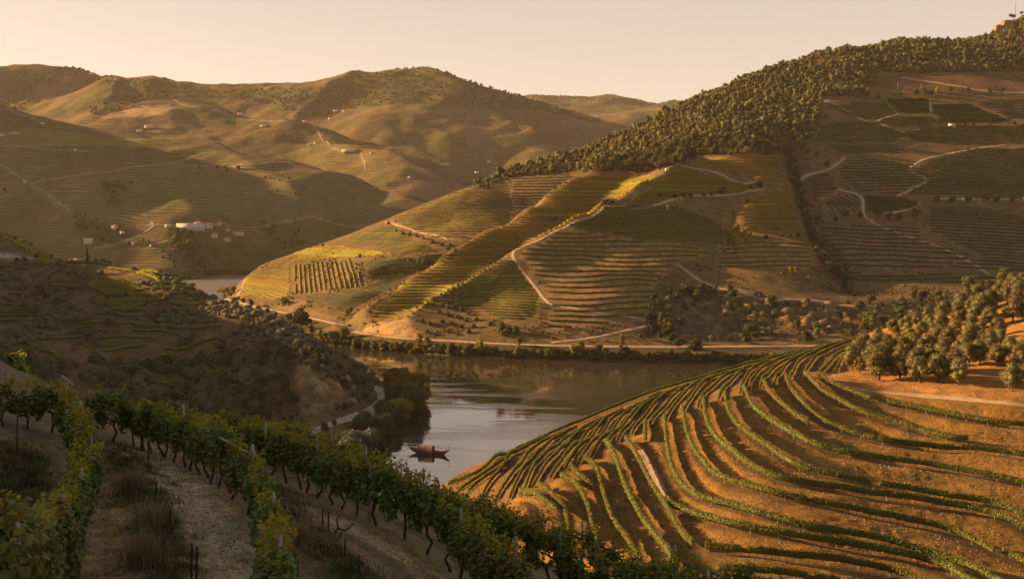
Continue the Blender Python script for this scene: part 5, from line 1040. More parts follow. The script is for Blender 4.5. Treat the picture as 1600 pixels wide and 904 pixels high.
_c = crest_line(gL, 136, 140, 5)[0]; w = np.array([[_c[0], _c[1], float(gL.at(_c[0], _c[1]))]]); h_ = 31*w[0, 1]/F
place('cypress', cy_, tuple(w[0]-np.array([0, 0, .3])), 0, h_/12, 'tall narrow cypress standing on the spur crest against the far hill', 'tree', None)
# ---- trees round the bend of the near road and along the near shore
NB = [make_tree(1500+i, 12, 12.5, .06, 15, 60, .42, m_, 'round', 4) for i, m_ in enumerate(['poplar', 'willow', 'grey_willow', 'poplar', 'dark_tree', 'grey_willow'])]  # yellow poplar leaf on the first tree stands in for a sunlit top
nb = [(605,604,24,3),(588,602,14,3),(615,608,30,1),(628,612,28,0),(640,612,14,1),(632,646,48,3),(645,660,56,0),(618,655,44,3),(622,668,50,1),(640,682,52,1),(600,660,36,1),(628,690,42,0),(605,684,40,1),(598,704,44,2),(572,668,28,1),(560,672,26,1),(553,712,50,2),(570,722,48,2),(582,700,38,4),(615,704,36,4),(548,736,46,5),(530,730,40,1),(510,722,34,1),(522,664,10,1),(508,672,14,1),(490,700,24,1),(540,706,30,4),(590,730,34,4)]
NBL = ['olive green rounded riverside tree with a sunlit top in the near bank clump', 'dark riverside tree in the near bank clump by the road bend', 'pale grey willow leaning over the water below the road', 'yellow tipped riverside tree in the near bank clump', 'very dark bushy tree low on the near bank', 'soft grey willow at the foot of the near bank clump']
for i, (px, py, hp, k_) in enumerate(nb):
    w, ok = pick(gL, [px], [py], d0=400)
    q = w[0] if ok[0] else np.array(Wz(px, py, 1.0)); z = max(q[2], -.5)
    s = hp*q[1]/F/12; place('riverside_tree', NB[k_], (q[0], q[1], z-.3), i*1.9, (s*1.1, s*1.1, s), NBL[k_], 'tree', 'near bank trees ' + ['olive', 'dark', 'grey', 'yellow', 'low', 'soft'][k_])

# ================================================================== far hills
vF = Vis([gF, gM, gL, gR]); SFp = proj(gF.X, gF.Y, gF.Z); oneF = np.ones(gF.X.shape+(1,)); CFc = lambda *c: oneF*np.array(c)
f1 = (fbm(gF.X/160, gF.Y/160, 111, 4)*.5+.5)[..., None]; f2 = (fbm(gF.X/40, gF.Y/40, 112, 4)*.5+.5)[..., None]
vor = vnoise(gF.X/140+fbm(gF.X/90, gF.Y/90, 4)*1.2, gF.Y/190, 113); vor = np.floor(vor*7)/7
soilF = CFc(.27,.175,.11)*(1-f1)+CFc(.225,.165,.095)*f1; _vg = np.clip((np.floor(vnoise(gF.X/110+fbm(gF.X/90, gF.Y/90, 14)*1.2, gF.Y/150, 117)*6)/6-.35)*2.2, 0, 1)[..., None]; soilF = soilF*(1-_vg*.75)+CFc(.165,.165,.065)*_vg*.75; soilF = soilF*(.72+.56*vor[..., None])*(.85+.3*f2); strF = np.where(gF.Y > 2600, 1.25, .95)
def pf(poly, c, st=None, d=None):
    m = in_poly(SFp[0], SFp[1], poly)
    if d: m &= (gF.Y > d[0]) & (gF.Y < d[1])
    soilF[m] = (np.array(c)*(.85+.3*f2))[m]
    if st is not None: strF[m] = st
pf([(0,205),(60,200),(140,210),(150,215),(0,222)], (.27,.22,.08), .5, (2000,2600))
pf([(0,215),(150,213),(220,216),(340,236),(330,242),(230,232),(150,226),(0,232)], (.26,.22,.08), .5, (2000,2600))
pf([(155,186),(190,168),(270,162),(265,172),(270,180),(235,182)], (.50,.34,.19), 0, (2600,3700))
pf([(200,262),(290,256),(450,254),(560,275),(640,320),(620,345),(300,345)], (.22,.18,.095), .9, (1600,2500))
pf([(210,264),(290,320),(270,322),(225,285)], (.12,.15,.045), .2, (1600,2500))
pf([(30,280),(45,282),(190,352),(180,362),(150,350),(60,305)], (.17,.18,.06), .2, (1600,2500))
pf([(430,245),(520,220),(640,260),(600,290),(540,290)], (.25,.19,.09), .9, (2400,3200))
woodF = np.zeros(gF.X.shape, bool)
for poly, dd in (([(-60,112),(0,112),(110,108),(185,124),(240,124),(340,142),(440,138),(510,137),(570,119),(630,109),(690,112),(740,130),(820,153),(900,178),(940,190),(930,178+14),(840,172),(740,170),(660,160),(560,168),(500,182),(455,176),(400,160),(300,150),(240,158),(170,132),(60,135),(40,175),(0,180),(-60,180)], (3100,4500)),
                 ([(135,172),(175,150),(225,150),(215,168),(150,182)], (2700,3500)), ([(820,148),(1060,158),(1060,170),(950,160),(900,156),(830,152)], (5500,7000)),
                 ([(110,330),(165,345),(220,365),(230,385),(180,390),(120,370)], (1600,2100)), ([(260,360),(330,370),(350,400),(310,425),(280,425),(240,400)], (1560,2000)), ([(400,345),(470,350),(480,385),(430,390)], (1560,2000)), ([(160,282),(196,282),(190,320),(165,325)], (1700,2200))):
    woodF |= in_poly(SFp[0], SFp[1], poly) & (gF.Y > dd[0]) & (gF.Y < dd[1])
soilF[woodF] = (CFc(.115,.105,.055)*(.8+.4*f2))[woodF]; strF[woodF] = 0
FP = [([(45,286),(100,277),(200,262),(265,255),(300,245),(338,236)],5,1700,2500),([(265,255),(300,259),(340,261),(400,256),(450,253)],5,1700,2500),([(140,390),(170,384),(200,375),(235,358),(241,351),(236,347)],5,1650,2300),([(-10,258),(10,262),(45,285),(75,305),(110,330)],4,1700,2400),([(10,168),(30,178),(60,189)],5,2000,2500),
      ([(175,133),(230,148),(280,161),(350,177),(450,191)],7,2600,3700),([(490,190),(500,210),(516,228),(533,236)],6,2500,3300),([(565,240),(569,252),(572,266)],5,2300,3000),([(345,349),(430,350),(520,349),(600,350)],4,1600,2200),([(-20,230),(60,232),(140,236)],4,2000,2500),([(220,350),(250,352),(300,353),(340,352)],3.5,1600,2200),([(235,384),(262,376)],4,1600,2000)]
farroads = []
for p, w_, a_, b_ in FP:
    ln = pickline(gF, p, 8.0, d0=a_, d1=b_)
    if len(ln) > 2: farroads.append((ln, w_)); road_flat(gF, ln, w_, soilF, (.36,.27,.18))
mF, nF, bF, oF = nodes('far_hill_soil')
at = N(nF, 'ShaderNodeAttribute', attribute_name='soil'); as_ = N(nF, 'ShaderNodeAttribute', attribute_name='rows'); ge = N(nF, 'ShaderNodeNewGeometry'); sx_ = N(nF, 'ShaderNodeSeparateXYZ'); L(nF, ge.outputs['Position'], sx_.inputs[0])
nzz = noise(nF, .006, 2, .4); zz = math_(nF, 'ADD', sx_.outputs[2], math_(nF, 'MULTIPLY', nzz, 26.0)); ph = math_(nF, 'FRACT', math_(nF, 'DIVIDE', zz, 4.3)); band_ = math_(nF, 'PINGPONG', ph, .5); lin = rampf(nF, band_, .10, .24)
brk = rampf(nF, noise(nF, .02, 4, .6), .42, .6); amt = math_(nF, 'MULTIPLY', math_(nF, 'MULTIPLY', math_(nF, 'SUBTRACT', 1.0, lin), as_.outputs['Fac']), math_(nF, 'ADD', math_(nF, 'MULTIPLY', brk, .4), .65), True)
c = mixc(nF, amt, at.outputs['Color'], (.06,.06,.028)); c = mixc(nF, 1.0, c, mixc(nF, rampf(nF, noise(nF, .05, 5, .65), .3, .7), (.72,.76,.76), (1.25,1.2,1.1)), 'MULTIPLY')
L(nF, c, bF.inputs['Base Color']); bF.inputs['Roughness'].default_value = 1.0; bF.inputs['Specular IOR Level'].default_value = 0.05
hh_ = math_(nF, 'ADD', math_(nF, 'MULTIPLY', amt, .6), noise(nF, .12, 4, .6)); bump(nF, bF, hh_, .6, 3.0)
M['far_track'] = mat_plain('far_track', (.27, .215, .16), .95, .15, .1)
ground('far_hills', gF, mF, np.clip(soilF, .01, 1), attrs={'rows': strF})
for ln, w_ in farroads: ribbon('far_road', gF, ln, w_*.6, M['far_track'], .4)
# woods on the far hills
rng = np.random.default_rng(33); wsp = scatter(gF, woodF, 17, 81, .6); vk = vF.ok(wsp[:, 0], wsp[:, 1], wsp[:, 2]+6, .003); wsp = wsp[vk]; wsp = wsp[rng.random(len(wsp)) < np.where(wsp[:, 1] > 2500, .5, .75)]; print('far wood', len(wsp))
vs = [far_tree_template(160+i, 11, 13, 24, 2.4) for i in range(4)]
join_trees('far_woods', M['forest'], vs, [(x, y, z-.5, rng.uniform(.5, 1.0)*(1 if y > 2400 else .75), rng.uniform(0, 6.28)) for x, y, z in wsp], 'woods on the far hills')
def far_tree(lst, lab, grp, hh, kind='dark', d0=1600, d1=None):
    px = [p[0] for p in lst]; py = [p[1] for p in lst]; w, ok = pick(gF, px, py, d0=d0, d1=d1)
    H_ = {'dark': 8.0, 'gold': 8.5, 'tall': 13, 'willow': 8.0}[kind]
    for i, (q, o_, p) in enumerate(zip(w, ok, lst)):
        if o_: s = p[2]*q[1]/F/H_; place('far_tree', TV[kind][i % len(TV[kind])], (q[0], q[1], q[2]-.3), i*2.2, s, lab, 'tree', grp)
crF = lambda a: float(np.interp(a, [p[0] for p in F2c], [p[1] for p in F2c]))
far_tree([(a, crF(a)+2.2, h) for a, h in zip(np.arange(88, 148, 3.6), [4, 5, 6, 5, 7, 6, 5, 7, 6, 5, 6, 5, 6, 5, 6, 4, 5])], 'tree in the little grove on the far left summit', 'grove on the far left summit', 6, d0=3600)
far_tree([(a, crF(a)+2.2, h) for a, h in [(550,6),(562,5),(574,5),(193,3),(213,3),(245,4),(257,7),(270,4),(283,4),(295,4),(620,4),(632,4),(646,5),(655,5),(684,5),(698,5),(704,4),(710,4),(765,4),(790,5),(812,5),(832,4)]], 'single tree breaking the far skyline', 'single trees on the far skyline', 6, d0=3600)
far_tree([(312,264,6),(340,263,6),(352,264,6),(355,268,5),(372,265,8),(162,292,6),(168,292,6),(175,292,6),(182,292,6),(188,293,6),(236,300,4),(8,300,8),(78,322,5),(100,318,5),(205,287,6),(433,299,5),(461,304,5),(470,304,5),(437,283,4),(415,279,5),(423,279,4),(452,280,5)], 'lone dark tree on the striped hillside beyond the river bend', 'lone trees beyond the river bend', 5, d1=2500)
pp = [(267,370,16),(275,374,18),(283,378,20),(291,384,22),(299,392,20),(303,402,18),(310,412,18),(288,370,16),(296,376,18),(280,392,14),(318,418,14),(272,385,14),(305,425,10)]
far_tree(pp, 'soft brown green poplar in the stand by the river bend', 'poplars by the river bend', 18, 'willow', d1=2300)
far_tree([(a, 436-abs(a-300)*.02+rs.uniform(-3, 1), rs.uniform(6, 11)) for a in np.arange(225, 300, 5)] + [(a, 430-(a-300)*.02+rs.uniform(-3, 1), rs.uniform(5, 9)) for a in np.arange(300, 400, 6)], 'dull green waterside tree at the river bend', 'waterside trees at the river bend', 8, 'willow', d1=2300)
# ---- houses
def house(g, px, py, wpx, hpx, dpx=None, rz=0.0, roof=True, lab='', d0=None, d1=None, floors=1, grp=None, wing=0, sink=1.0, name='farmhouse'):
    w, ok = pick(g, [px], [py], d0=d0, d1=d1)
    if not ok[0]: print('no ground for', lab); return
    x, y, z = w[0]; k = y/F; W_, H_ = wpx*k, hpx*k; Dp = (dpx or wpx*.5)*k; wh = H_*(.68 if roof else 1.0)
    t = thing(name, (x, y, z-sink), rz); tag(t, lab, 'house', grp); b = Buf(); b.box((0, 0, (wh+sink)/2), (W_, Dp, wh+sink)); b.build('wall', M['white_wall'], t)
    if roof:
        b = Buf(); e = .35*k*2; x1, y1 = W_/2+e, Dp/2+e; z0 = wh+sink+.003; z1 = H_+sink
        v = [(-x1, -y1, z0), (x1, -y1, z0), (x1, y1, z0), (-x1, y1, z0), (-x1+min(x1, y1)*.6, 0, z1), (x1-min(x1, y1)*.6, 0, z1)]
        b.add(v[:], [[0, 1, 5, 4], [2, 3, 4, 5]]); b.add(v[:], [[1, 2, 5], [3, 0, 4]]); b.add(v[:4], [[3, 2, 1, 0]]); rf = b.build('roof', M['tile_roof'], t)
        c = Buf(); c.box((W_*.22, 0, z1-.1), (.9, .9, 1.6)); c.build('chimney', M['white_wall'], rf)
    n = max(1, int(W_/4.5))
    for f in range(floors if W_ > 9 else 0):
        for i in range(n):
            xx = (i+.5)/n*W_-W_/2; zc = sink+wh*(f+.5)/floors
            b = Buf(); b.box((xx, -Dp/2-.02, zc), (min(1.2, W_/n*.3), .1, min(1.5, wh/floors*.38))); b.build('door' if (f == 0 and i == n//2) else 'window', M['window'], t)
    return t
FH = 'farmhouses across the river bend'
house(gF, 298, 358, 42, 9, 8, .0, False, 'long white two storey quinta building on the far bank', d1=2300, floors=2, sink=3)
house(gF, 309, 352, 12, 6, 6, 0, True, 'small red roofed wing behind the long white quinta', d1=2300); house(gF, 326, 356, 13, 8, 7, .2, True, 'two storey red roofed house right beside the long white quinta', d1=2300, floors=2, sink=2)
house(gF, 343, 351, 6, 5, 5, -.2, True, 'little house uphill at the end of the quinta row', d1=2300); house(gF, 356, 361, 7, 5, 5, .3, True, 'plain white cottage between quinta and village', d1=2300)
house(gF, 372, 367, 16, 7, 8, -.15, True, 'wide red roofed villa at the right of the village', d1=2300, sink=2); house(gF, 335, 371, 9, 9, 7, .1, True, 'tall narrow red roofed house below the quinta', d1=2300, floors=2, sink=2); house(gF, 355, 376, 10, 6, 7, .0, True, 'lowest red roofed house of the village', d1=2300, sink=2)
house(gF, 138, 380, 13, 8, 8, .2, False, 'pale domed farm building just behind the cypress', d1=2300, sink=2); house(gF, 179, 357, 10, 6, 6, -.6, True, 'white house stepping down the far slope, upper one', d1=2300, sink=2); house(gF, 191, 367, 5, 6, 5, -.4, False, 'small white cube shaped house below the stepped house', d1=2300)
house(gF, 208, 382, 5, 4, 4, 0, False, 'tiny white hut beside the pale valley road', d1=2300); house(gF, 236, 385, 3, 3, 3, 0, False, 'tiny bright hut under the valley road', d1=2300); house(gF, 262, 354, 8, 3, 4, 0, False, 'low white shed left of the long quinta', d1=2300)
house(gF, 39, 285, 5, 3, 3, .3, False, 'white hut at the start of the hillside road', d1=2500); house(gF, 117, 236, 4, 3.5, 3, 0, False, 'white hut alone under the lit vineyard brow', d1=2600); house(gF, 2, 213, 8, 5, 5, 0, True, 'white farmhouse at the far left on the hill brow', d1=2600); house(gF, 22, 209, 14, 3, 5, 0, True, 'long red roofed farm shed on the hill brow', d1=2600); house(gF, 66, 194, 6, 2.5, 3, 0, False, 'low white shed on the brow under the crest track', d1=2600)
house(gF, 233, 200, 14, 5, 6, .1, True, 'wide pale farmhouse on the sunlit middle slope', d0=2600, d1=3600); house(gF, 218, 206, 8, 4, 5, .2, True, 'smaller farmhouse just below the wide pale one', d0=2600, d1=3600); house(gF, 375, 177, 9, 4, 5, 0, True, 'pale pink house on the crest track', d0=2800, d1=3700)
house(gF, 545, 237, 22, 5, 7, .0, True, 'long white farmhouse with dark roofs on the spur end', d0=2400, d1=3200); house(gF, 477, 187, 9, 4, 5, 0, True, 'white house where the ridge tracks meet', d0=2700, d1=3500); house(gF, 412, 198, 10, 3.5, 5, 0, True, 'low red roofed house on the upper sunlit slope', d0=2600, d1=3500)
house(gF, 484, 228, 6, 3, 4, .2, True, 'small red roofed hut low on the sunlit slope', d0=2500, d1=3300); house(gF, 493, 225, 4, 3, 3, 0, False, 'tiny bright hut beside the red roofed hut', d0=2500, d1=3300); house(gF, 524, 175, 7, 3, 4, 0, False, 'white house under the wooded summit, left of two', d0=3000, d1=4000); house(gF, 538, 175, 6, 2.5, 4, 0, False, 'white house under the wooded summit, right of two', d0=3000, d1=4000); house(gF, 516, 187, 6, 3, 4, 0, False, 'white hut below the two summit houses', d0=2800, d1=4000)
house(gF, 580, 240, 4, 2, 3, 0, False, 'tiny hut on the track beyond the long spur farmhouse', d0=2300, d1=3200); house(gF, 764, 254, 5, 3, 4, 0, False, 'sunlit hut near the valley floor behind the vineyard hill', d0=2600, d1=4000); house(gF, 745, 271, 6, 3, 4, .2, False, 'sunlit hut lower in the side valley', d0=2400, d1=4000); house(gF, 640, 278, 5, 2.5, 4, 0, False, 'small pale shed in the dark side valley', d0=2200, d1=3500)
house(gM, 1292, 160, 8, 3.5, 4, .2, False, 'small pale hut at the end of the boundary path', d0=900); house(gM, 1487, 198, 9, 4.5, 5, 0, False, 'small white hut beside the hedge trees on the shaded hill', d0=900); house(gM, 1506, 314, 5, 5, 4, .3, False, 'tiny white hut at the fork of the shaded tracks', d0=900); house(gM, 1042, 261+5, 5, 3, 3, .2, False, 'tiny hut where the wood meets the green dome', d0=900)
# ---- masts and the rock on the summit
def mast(g, px, py, hpx, lab, name='mast', lat=True, d0=900, D=None, arms=0):
    if D: x, y, z = P(px, py, D)
    else:
        w, ok = pick(g, [px], [py], d0=d0); x, y, z = w[0]
    k = y/F; H_ = hpx*k; r = .9 if lat else .35; t = thing(name, (x, y, z-1)); tag(t, lab, 'mast'); b = Buf(); tops = [(-r, -r), (r, -r), (r, r), (-r, r)]
    for a, c_ in tops: b.tube([(a, c_, 0), (a*.35, c_*.35, H_)], .13, 4)
    n = max(3, int(H_/3))
    for i in range(n):
        z0, z1 = H_*i/n, H_*(i+1)/n; s0, s1 = 1-.65*i/n, 1-.65*(i+1)/n
        for j in range(4): a, c_ = tops[j], tops[(j+1) % 4]; b.tube([(a[0]*s0, a[1]*s0, z0), (c_[0]*s1, c_[1]*s1, z1)], .08, 3, False)
    b.build('frame', M['steel'], t)
    if arms:
        for i in range(arms): c = Buf(); c.tube([(-2.2, 0, H_*(.72+.12*i)), (2.2, 0, H_*(.72+.12*i))], .12, 4); c.build('cross_arm', M['steel'], t)
    return t
zs = P(1586, 30, 1905); w, ok = pick(gM, [1586], [40], d0=1500)
mast(gM, 1586, 36, 31, 'tall lattice radio mast on the summit rock at the top corner', 'radio_mast', D=float(w[0, 1]) if ok[0] else 1900)
mast(gM, 1403, 140, 12, 'short white post mast by the upper track of the shaded hill', 'post_mast', False); mast(gM, 1281, 160, 14, 'slim pale mast at the corner of the wood beside the boundary path', 'post_mast', False); mast(gM, 1043, 330, 12, 'small lattice pylon on the slope below the ridge path', 'pylon', arms=2)
def crag(px, py, wpx, hpx, D, lab, mt, seed):
    x, y, z = P(px, py, D); k = D/F; rng = np.random.default_rng(seed); bm = bmesh.new(); bmesh.ops.create_icosphere(bm, subdivisions=4, radius=1.0)
    v = np.array([q.co[:] for q in bm.verts]); f = [[q.index for q in t.verts] for t in bm.faces]; bm.free()
    m_ = np.abs(v).max(1, keepdims=True); v = v*.45+(v/m_)*.55; q = 1+.22*fbm(v[:, 0]*2+seed, v[:, 1]*2+v[:, 2]*2.3, seed, 4)[:, None]; v = v*q*np.array([wpx*k/2, wpx*k/2, hpx*k*.75]); v[:, 0] += np.round(fbm(v[:, 0]*.05, v[:, 1]*.05, seed+3)*3)
    b = Buf(); b.add(v, f); tag(b.build('summit_rock', M[mt], loc=(x, y, z)), lab, 'rock')
crag(1574, 40, 18, 10, 1890, 'sunlit ochre rock outcrop under the umbrella pines', 'stone', 3); crag(1559, 48, 9, 12, 1885, 'small reddish crag left of the ochre outcrop', 'stone', 5)
up = [make_tree(1600+i, 9, 9, .72, 7, 45, .5, 'dark_tree', 'spread', 5) for i in range(2)]
for px, py, hp in [(1580, 30, 8), (1584, 30.5, 7.5), (1597, 25, 7)]:
    x, y, z = P(px, py, 1893); s = hp*1893/F/9; place('umbrella_pine', up[int(px) % 2], (x, y, z-1), px, s, {1580: 'flat topped umbrella pine on the summit rock, left of the radio mast', 1584: 'smaller umbrella pine close beside the radio mast', 1597: 'dark spreading pine at the corner of the picture'}[px], 'tree', None)
print('left and far', round(time.time()-T00, 1))
# ================================================================== slope under the camera
gC.Z = gC.Z + fbm(gC.X/9, gC.Y/9, 121, 3)*.25
inn = sstep(0, 2.0, np.minimum(np.minimum(gC.X-gN.xs[0], gN.xs[-1]-gC.X), np.minimum(gC.Y-gN.ys[0], gN.ys[-1]-gC.Y))); gC.Z = gC.Z - .9*inn
edge_fade(gC, 30, -12, north=False)
c1 = (fbm(gC.X/12, gC.Y/12, 122, 4)*.5+.5)[..., None]
gCs = (np.array([.15,.105,.068])*(1-c1)+np.array([.10,.095,.045])*c1)
VP = [(-30,622),(-30,596),(0,586),(20,588),(38,600),(38,618),(20,622)]
gNfull = SF
lines = {'gravelL': [(92,690),(97,730),(90,780),(72,840),(40,920),(0,1000)], 'strawL': [(40,690),(62,740),(52,790),(28,850),(0,905)], 'strawM': [(165,700),(172,745),(172,800),(165,860),(158,920),(150,1000)],
         'weed': [(185,700),(215,745),(245,800),(262,850),(275,910),(290,1000)], 'track1': [(205,708),(250,735),(298,778),(328,825),(345,880),(352,960)], 'gravel2': [(250,722),(320,765),(365,815),(388,870),(398,960)],
         'track2': [(455,778),(482,795),(560,832),(620,866),(670,898),(760,960)], 'track3': [(470,800),(530,840),(585,880),(630,920),(700,990)], 'weed2': [(425,765),(465,812),(510,860),(560,910),(620,980)], 'straw2': [(470,765),(560,812),(640,862),(720,930)], 'weedL': [(5,700),(20,740),(10,800),(0,850)]}
LN = {k: pickline(gN, v, .5, d0=9) for k, v in lines.items()}
LN = {k: v for k, v in LN.items() if len(v) > 2}
nn1 = (fbm(gN.X/1.7, gN.Y/1.7, 131, 4)*.5+.5)[..., None]; nn2 = (fbm(gN.X/.35, gN.Y/.35, 132, 3)*.5+.5)[..., None]
sN = (np.array([.25,.195,.14])*(1-nn1)+np.array([.34,.27,.19])*nn1)*(.7+.6*nn2)
def wob(k, c, w, amt=1.0):
    global sN
    if k not in LN: return
    d = dist_to(gN.X, gN.Y, LN[k], w*3); d = np.where(np.isfinite(d), d, 99)+fbm(gN.X/.8, gN.Y/.8, 135, 3)*w*.6
    a = (1-sstep(w*.45, w*1.1, d))[..., None]*amt; sN = sN*(1-a)+np.array(c)*(.7+.55*nn2)*a
for a_ in (('strawL', (.56,.38,.20), .9), ('gravelL', (.42,.32,.225), .8), ('strawM', (.54,.37,.20), .9), ('weed', (.12,.125,.05), .9), ('gravel2', (.42,.315,.215), .8), ('track1', (.74,.58,.40), .9), ('straw2', (.48,.36,.22), .8), ('weed2', (.10,.09,.045), 1.1), ('track2', (.74,.56,.37), .65), ('track3', (.52,.40,.27), .4), ('weedL', (.07,.07,.035), 1.0)): wob(*a_)
for k, w, dpt in (('track1', .5, .07), ('track2', .5, .08), ('track3', .35, .05), ('weed', 1.0, -.16), ('weed2', 1.2, -.12)):
    if k in LN: d = dist_to(gN.X, gN.Y, LN[k], w*3); gN.Z = gN.Z - np.where(np.isfinite(d), np.exp(-(d/w)**2), 0)*dpt
ground('hillside', gC, mat_ground('slope_soil', 1.2, 5.0, .6, .15), np.clip(gCs, .01, 1))
ground('vineyard_slope', gN, mat_ground('stony_soil', 4.5, 22.0, .9, .05), np.clip(sN, .01, 1))
# ---- vines
def vine_leaves(rng, C, Nn, size):
    n = len(C); d = Nn+rng.normal(0, .45, (n, 3)); d[:, 2] += .25; d /= np.linalg.norm(d, axis=1)[:, None]
    dn = np.tile(np.array([0, 0, -1.0]), (n, 1))+rng.normal(0, .55, (n, 3)); t = dn-(dn*d).sum(1)[:, None]*d; t /= np.linalg.norm(t, axis=1)[:, None]+1e-9; s = np.cross(t, d)
    z = (size*rng.uniform(.6, 1.3, n))[:, None]; fold = rng.uniform(.05, .35, (n, 1))
    def p(a, b): return C+t*z*b+s*z*a-d*z*abs(a)*fold
    V = np.stack([p(0, -.35), p(-.75, -.45), p(-1.0, .15), p(-.55, .55), p(0, 1.1), p(.55, .55), p(1.0, .15), p(.75, -.45)], 1).reshape(-1, 3)
    i = np.arange(n)[:, None]*8; return V, np.concatenate([i+np.array([[0, 1, 2, 3]]), i+np.array([[0, 3, 4, 4]])[:, :4]*0+np.array([[0, 3, 4, 5]]), i+np.array([[0, 5, 6, 7]])])
def make_vine(seed, n, size, tips=26):
    rng = np.random.default_rng(seed); tr = Buf(); x0 = rng.uniform(-.12, .12); y0 = rng.uniform(-.1, .1); b1 = rng.uniform(-.09, .09, 2); b2 = rng.uniform(-.10, .10, 2)
    tr.tube([(x0, y0, -.15), (x0*.8+b1[0]*.4, y0+b1[1]*.4, .15), (b1[0], b1[1], .38), (b2[0]*.6, b2[1]*.5, .6), (b2[0], 0, .84)], [.060, .048, .042, .040, .046], 7)
    for sgn in (-1, 1):
        tr.tube([(b2[0], 0, .8), (b2[0]+sgn*.22, rng.uniform(-.05, .05), .93), (b2[0]+sgn*.55, rng.uniform(-.06, .06), .97)], [.036, .026, .014], 5)
        for k in range(3): xx = sgn*rng.uniform(.1, .55); tr.tube([(xx, 0, .95), (xx+rng.uniform(-.1, .1), rng.uniform(-.1, .1), 1.4), (xx+rng.uniform(-.15, .15), rng.uniform(-.15, .15), 1.85)], [.010, .007, .004], 3)
    # canopy: an uneven curtain of lobes
    lob = [(rng.uniform(-.62, .62), rng.uniform(-.16, .16), rng.uniform(.85, 1.65), rng.uniform(.24, .40)) for _ in range(11)]
    C = []; D_ = []
    for x, y, z, r in lob:
        m = int(n/len(lob)*(r/.32)**2); d = rng.normal(0, 1, (m, 3)); d /= np.linalg.norm(d, axis=1)[:, None]; k = rng.uniform(.45, 1.08, (m, 1)); C.append(d*k*np.array([r*1.0, r*.74, r*1.15])+np.array([x, y, z])); D_.append(d)
    b = Buf(); b.add(*vine_leaves(rng, np.concatenate(C), np.concatenate(D_), size))
    s = Buf(); P_ = []; Q_ = []
    for _ in range(rng.integers(4, 8)):
        x, y, h = rng.uniform(-.6, .6), rng.uniform(-.2, .2), rng.uniform(.18, .5); a = rng.uniform(-.3, .3, 2); pts = np.array([(x+a[0]*t*h, y+a[1]*t*h, 1.72+h*t) for t in np.linspace(0, 1, 5)])
        s.tube(pts, [.006, .005, .005, .004, .003], 3, False)
        for q in pts[1:]: P_.append(q+rng.uniform(-.05, .05, 3)); Q_.append(rng.normal(0, 1, 3)+np.array([0, 0, .6])); P_.append(q+rng.uniform(-.07, .07, 3)); Q_.append(rng.normal(0, 1, 3))
    m = tips; P_ += list(np.column_stack([rng.uniform(-.6, .6, m), rng.uniform(-.24, .24, m), rng.uniform(1.6, 2.0, m)])); Q_ += list(rng.normal(0, 1, (m, 3))+np.array([0, 0, 1.0]))
    s.add(*vine_leaves(rng, np.array(P_), np.array(Q_), size*.72))
    return [('trunk', tr.mesh('trunk', M['vine_bark'])), ('foliage', b.mesh('foliage', M['vine_near'])), ('tip_leaves', s.mesh('tip_leaves', M['vine_tip']))]  # last part is the young shoots: thin stems joined with their tip leaves
VN = [make_vine(2000+i, 1000, .068, 44) for i in range(6)]; VFr = [make_vine(2100+i, 560, .080, 30) for i in range(7)]
FR = {'one': ([(-30,664),(20,668),(60,671),(92,680),(112,705),(128,742),(140,785),(132,835),(112,895),(78,975),(20,1090)], 'grapevine in the leftmost row'),
      'two': ([(138,683),(180,690),(212,697),(237,708),(277,724),(332,753),(372,783),(394,812),(410,850),(420,892),(428,955),(430,1040)], 'grapevine in the curved row between the tracks'),
      'three': ([(345,722),(400,738),(445,754),(490,775),(530,796),(580,817),(625,839),(655,857),(687,880),(730,915),(800,975)], 'grapevine in the diagonal row beside the pale track'),
      'four': ([(400,718),(450,735),(520,768),(600,801),(700,852),(800,902),(900,942),(1000,975),(1100,1008)], 'grapevine in the second diagonal row'),
      'five': ([(420,716),(500,737),(600,778),(700,831),(800,866),(900,893),(1000,923),(1100,953),(1190,980)], 'grapevine in the outermost row')}
rng = np.random.default_rng(77); nv = 0; RP = {}
for k, (pts, lab) in FR.items():
    ln = pickline(gN, pts, 1.12, d0=9)
    RP[k] = ln; t = np.gradient(ln, axis=0)
    idn = [j for j, p in enumerate(ln) if proj(p[0], p[1], float(gN.at(p[0], p[1]))+1.0)[1] <= 1010][::-1]
    for i, (p, d) in enumerate(zip(ln, t)):
        if i in idn: _o, _e, _z = nth(idn.index(i), len(idn), 'near', 'far'); vl = f'{_o}grapevine from the {_e} end of ' + lab.split(' in ', 1)[1] if not _z else f'grapevine at the {_e} end of ' + lab.split(' in ', 1)[1]
        else: vl = lab
        px, py = proj(p[0], p[1], float(gN.at(p[0], p[1]))+1.0)
        if py > 1060 or px < -90 or px > 1300: continue
        z = float(gN.at(p[0], p[1])); near = p[1] < 30; s = rng.uniform(.9, 1.08); ang = math.atan2(d[1], d[0])+(math.pi if rng.random() < .5 else 0)
        place('grapevine', (VN if near else VFr)[int(rng.integers(0, 6))], (p[0]+rng.normal(0, .05), p[1]+rng.normal(0, .05), z-.03), ang+rng.normal(0, .06), (s, s, s*rng.uniform(.9, 1.06)), vl, 'grapevine', lab.replace('grapevine', 'grapevines')); nv += 1
print('vines', nv)
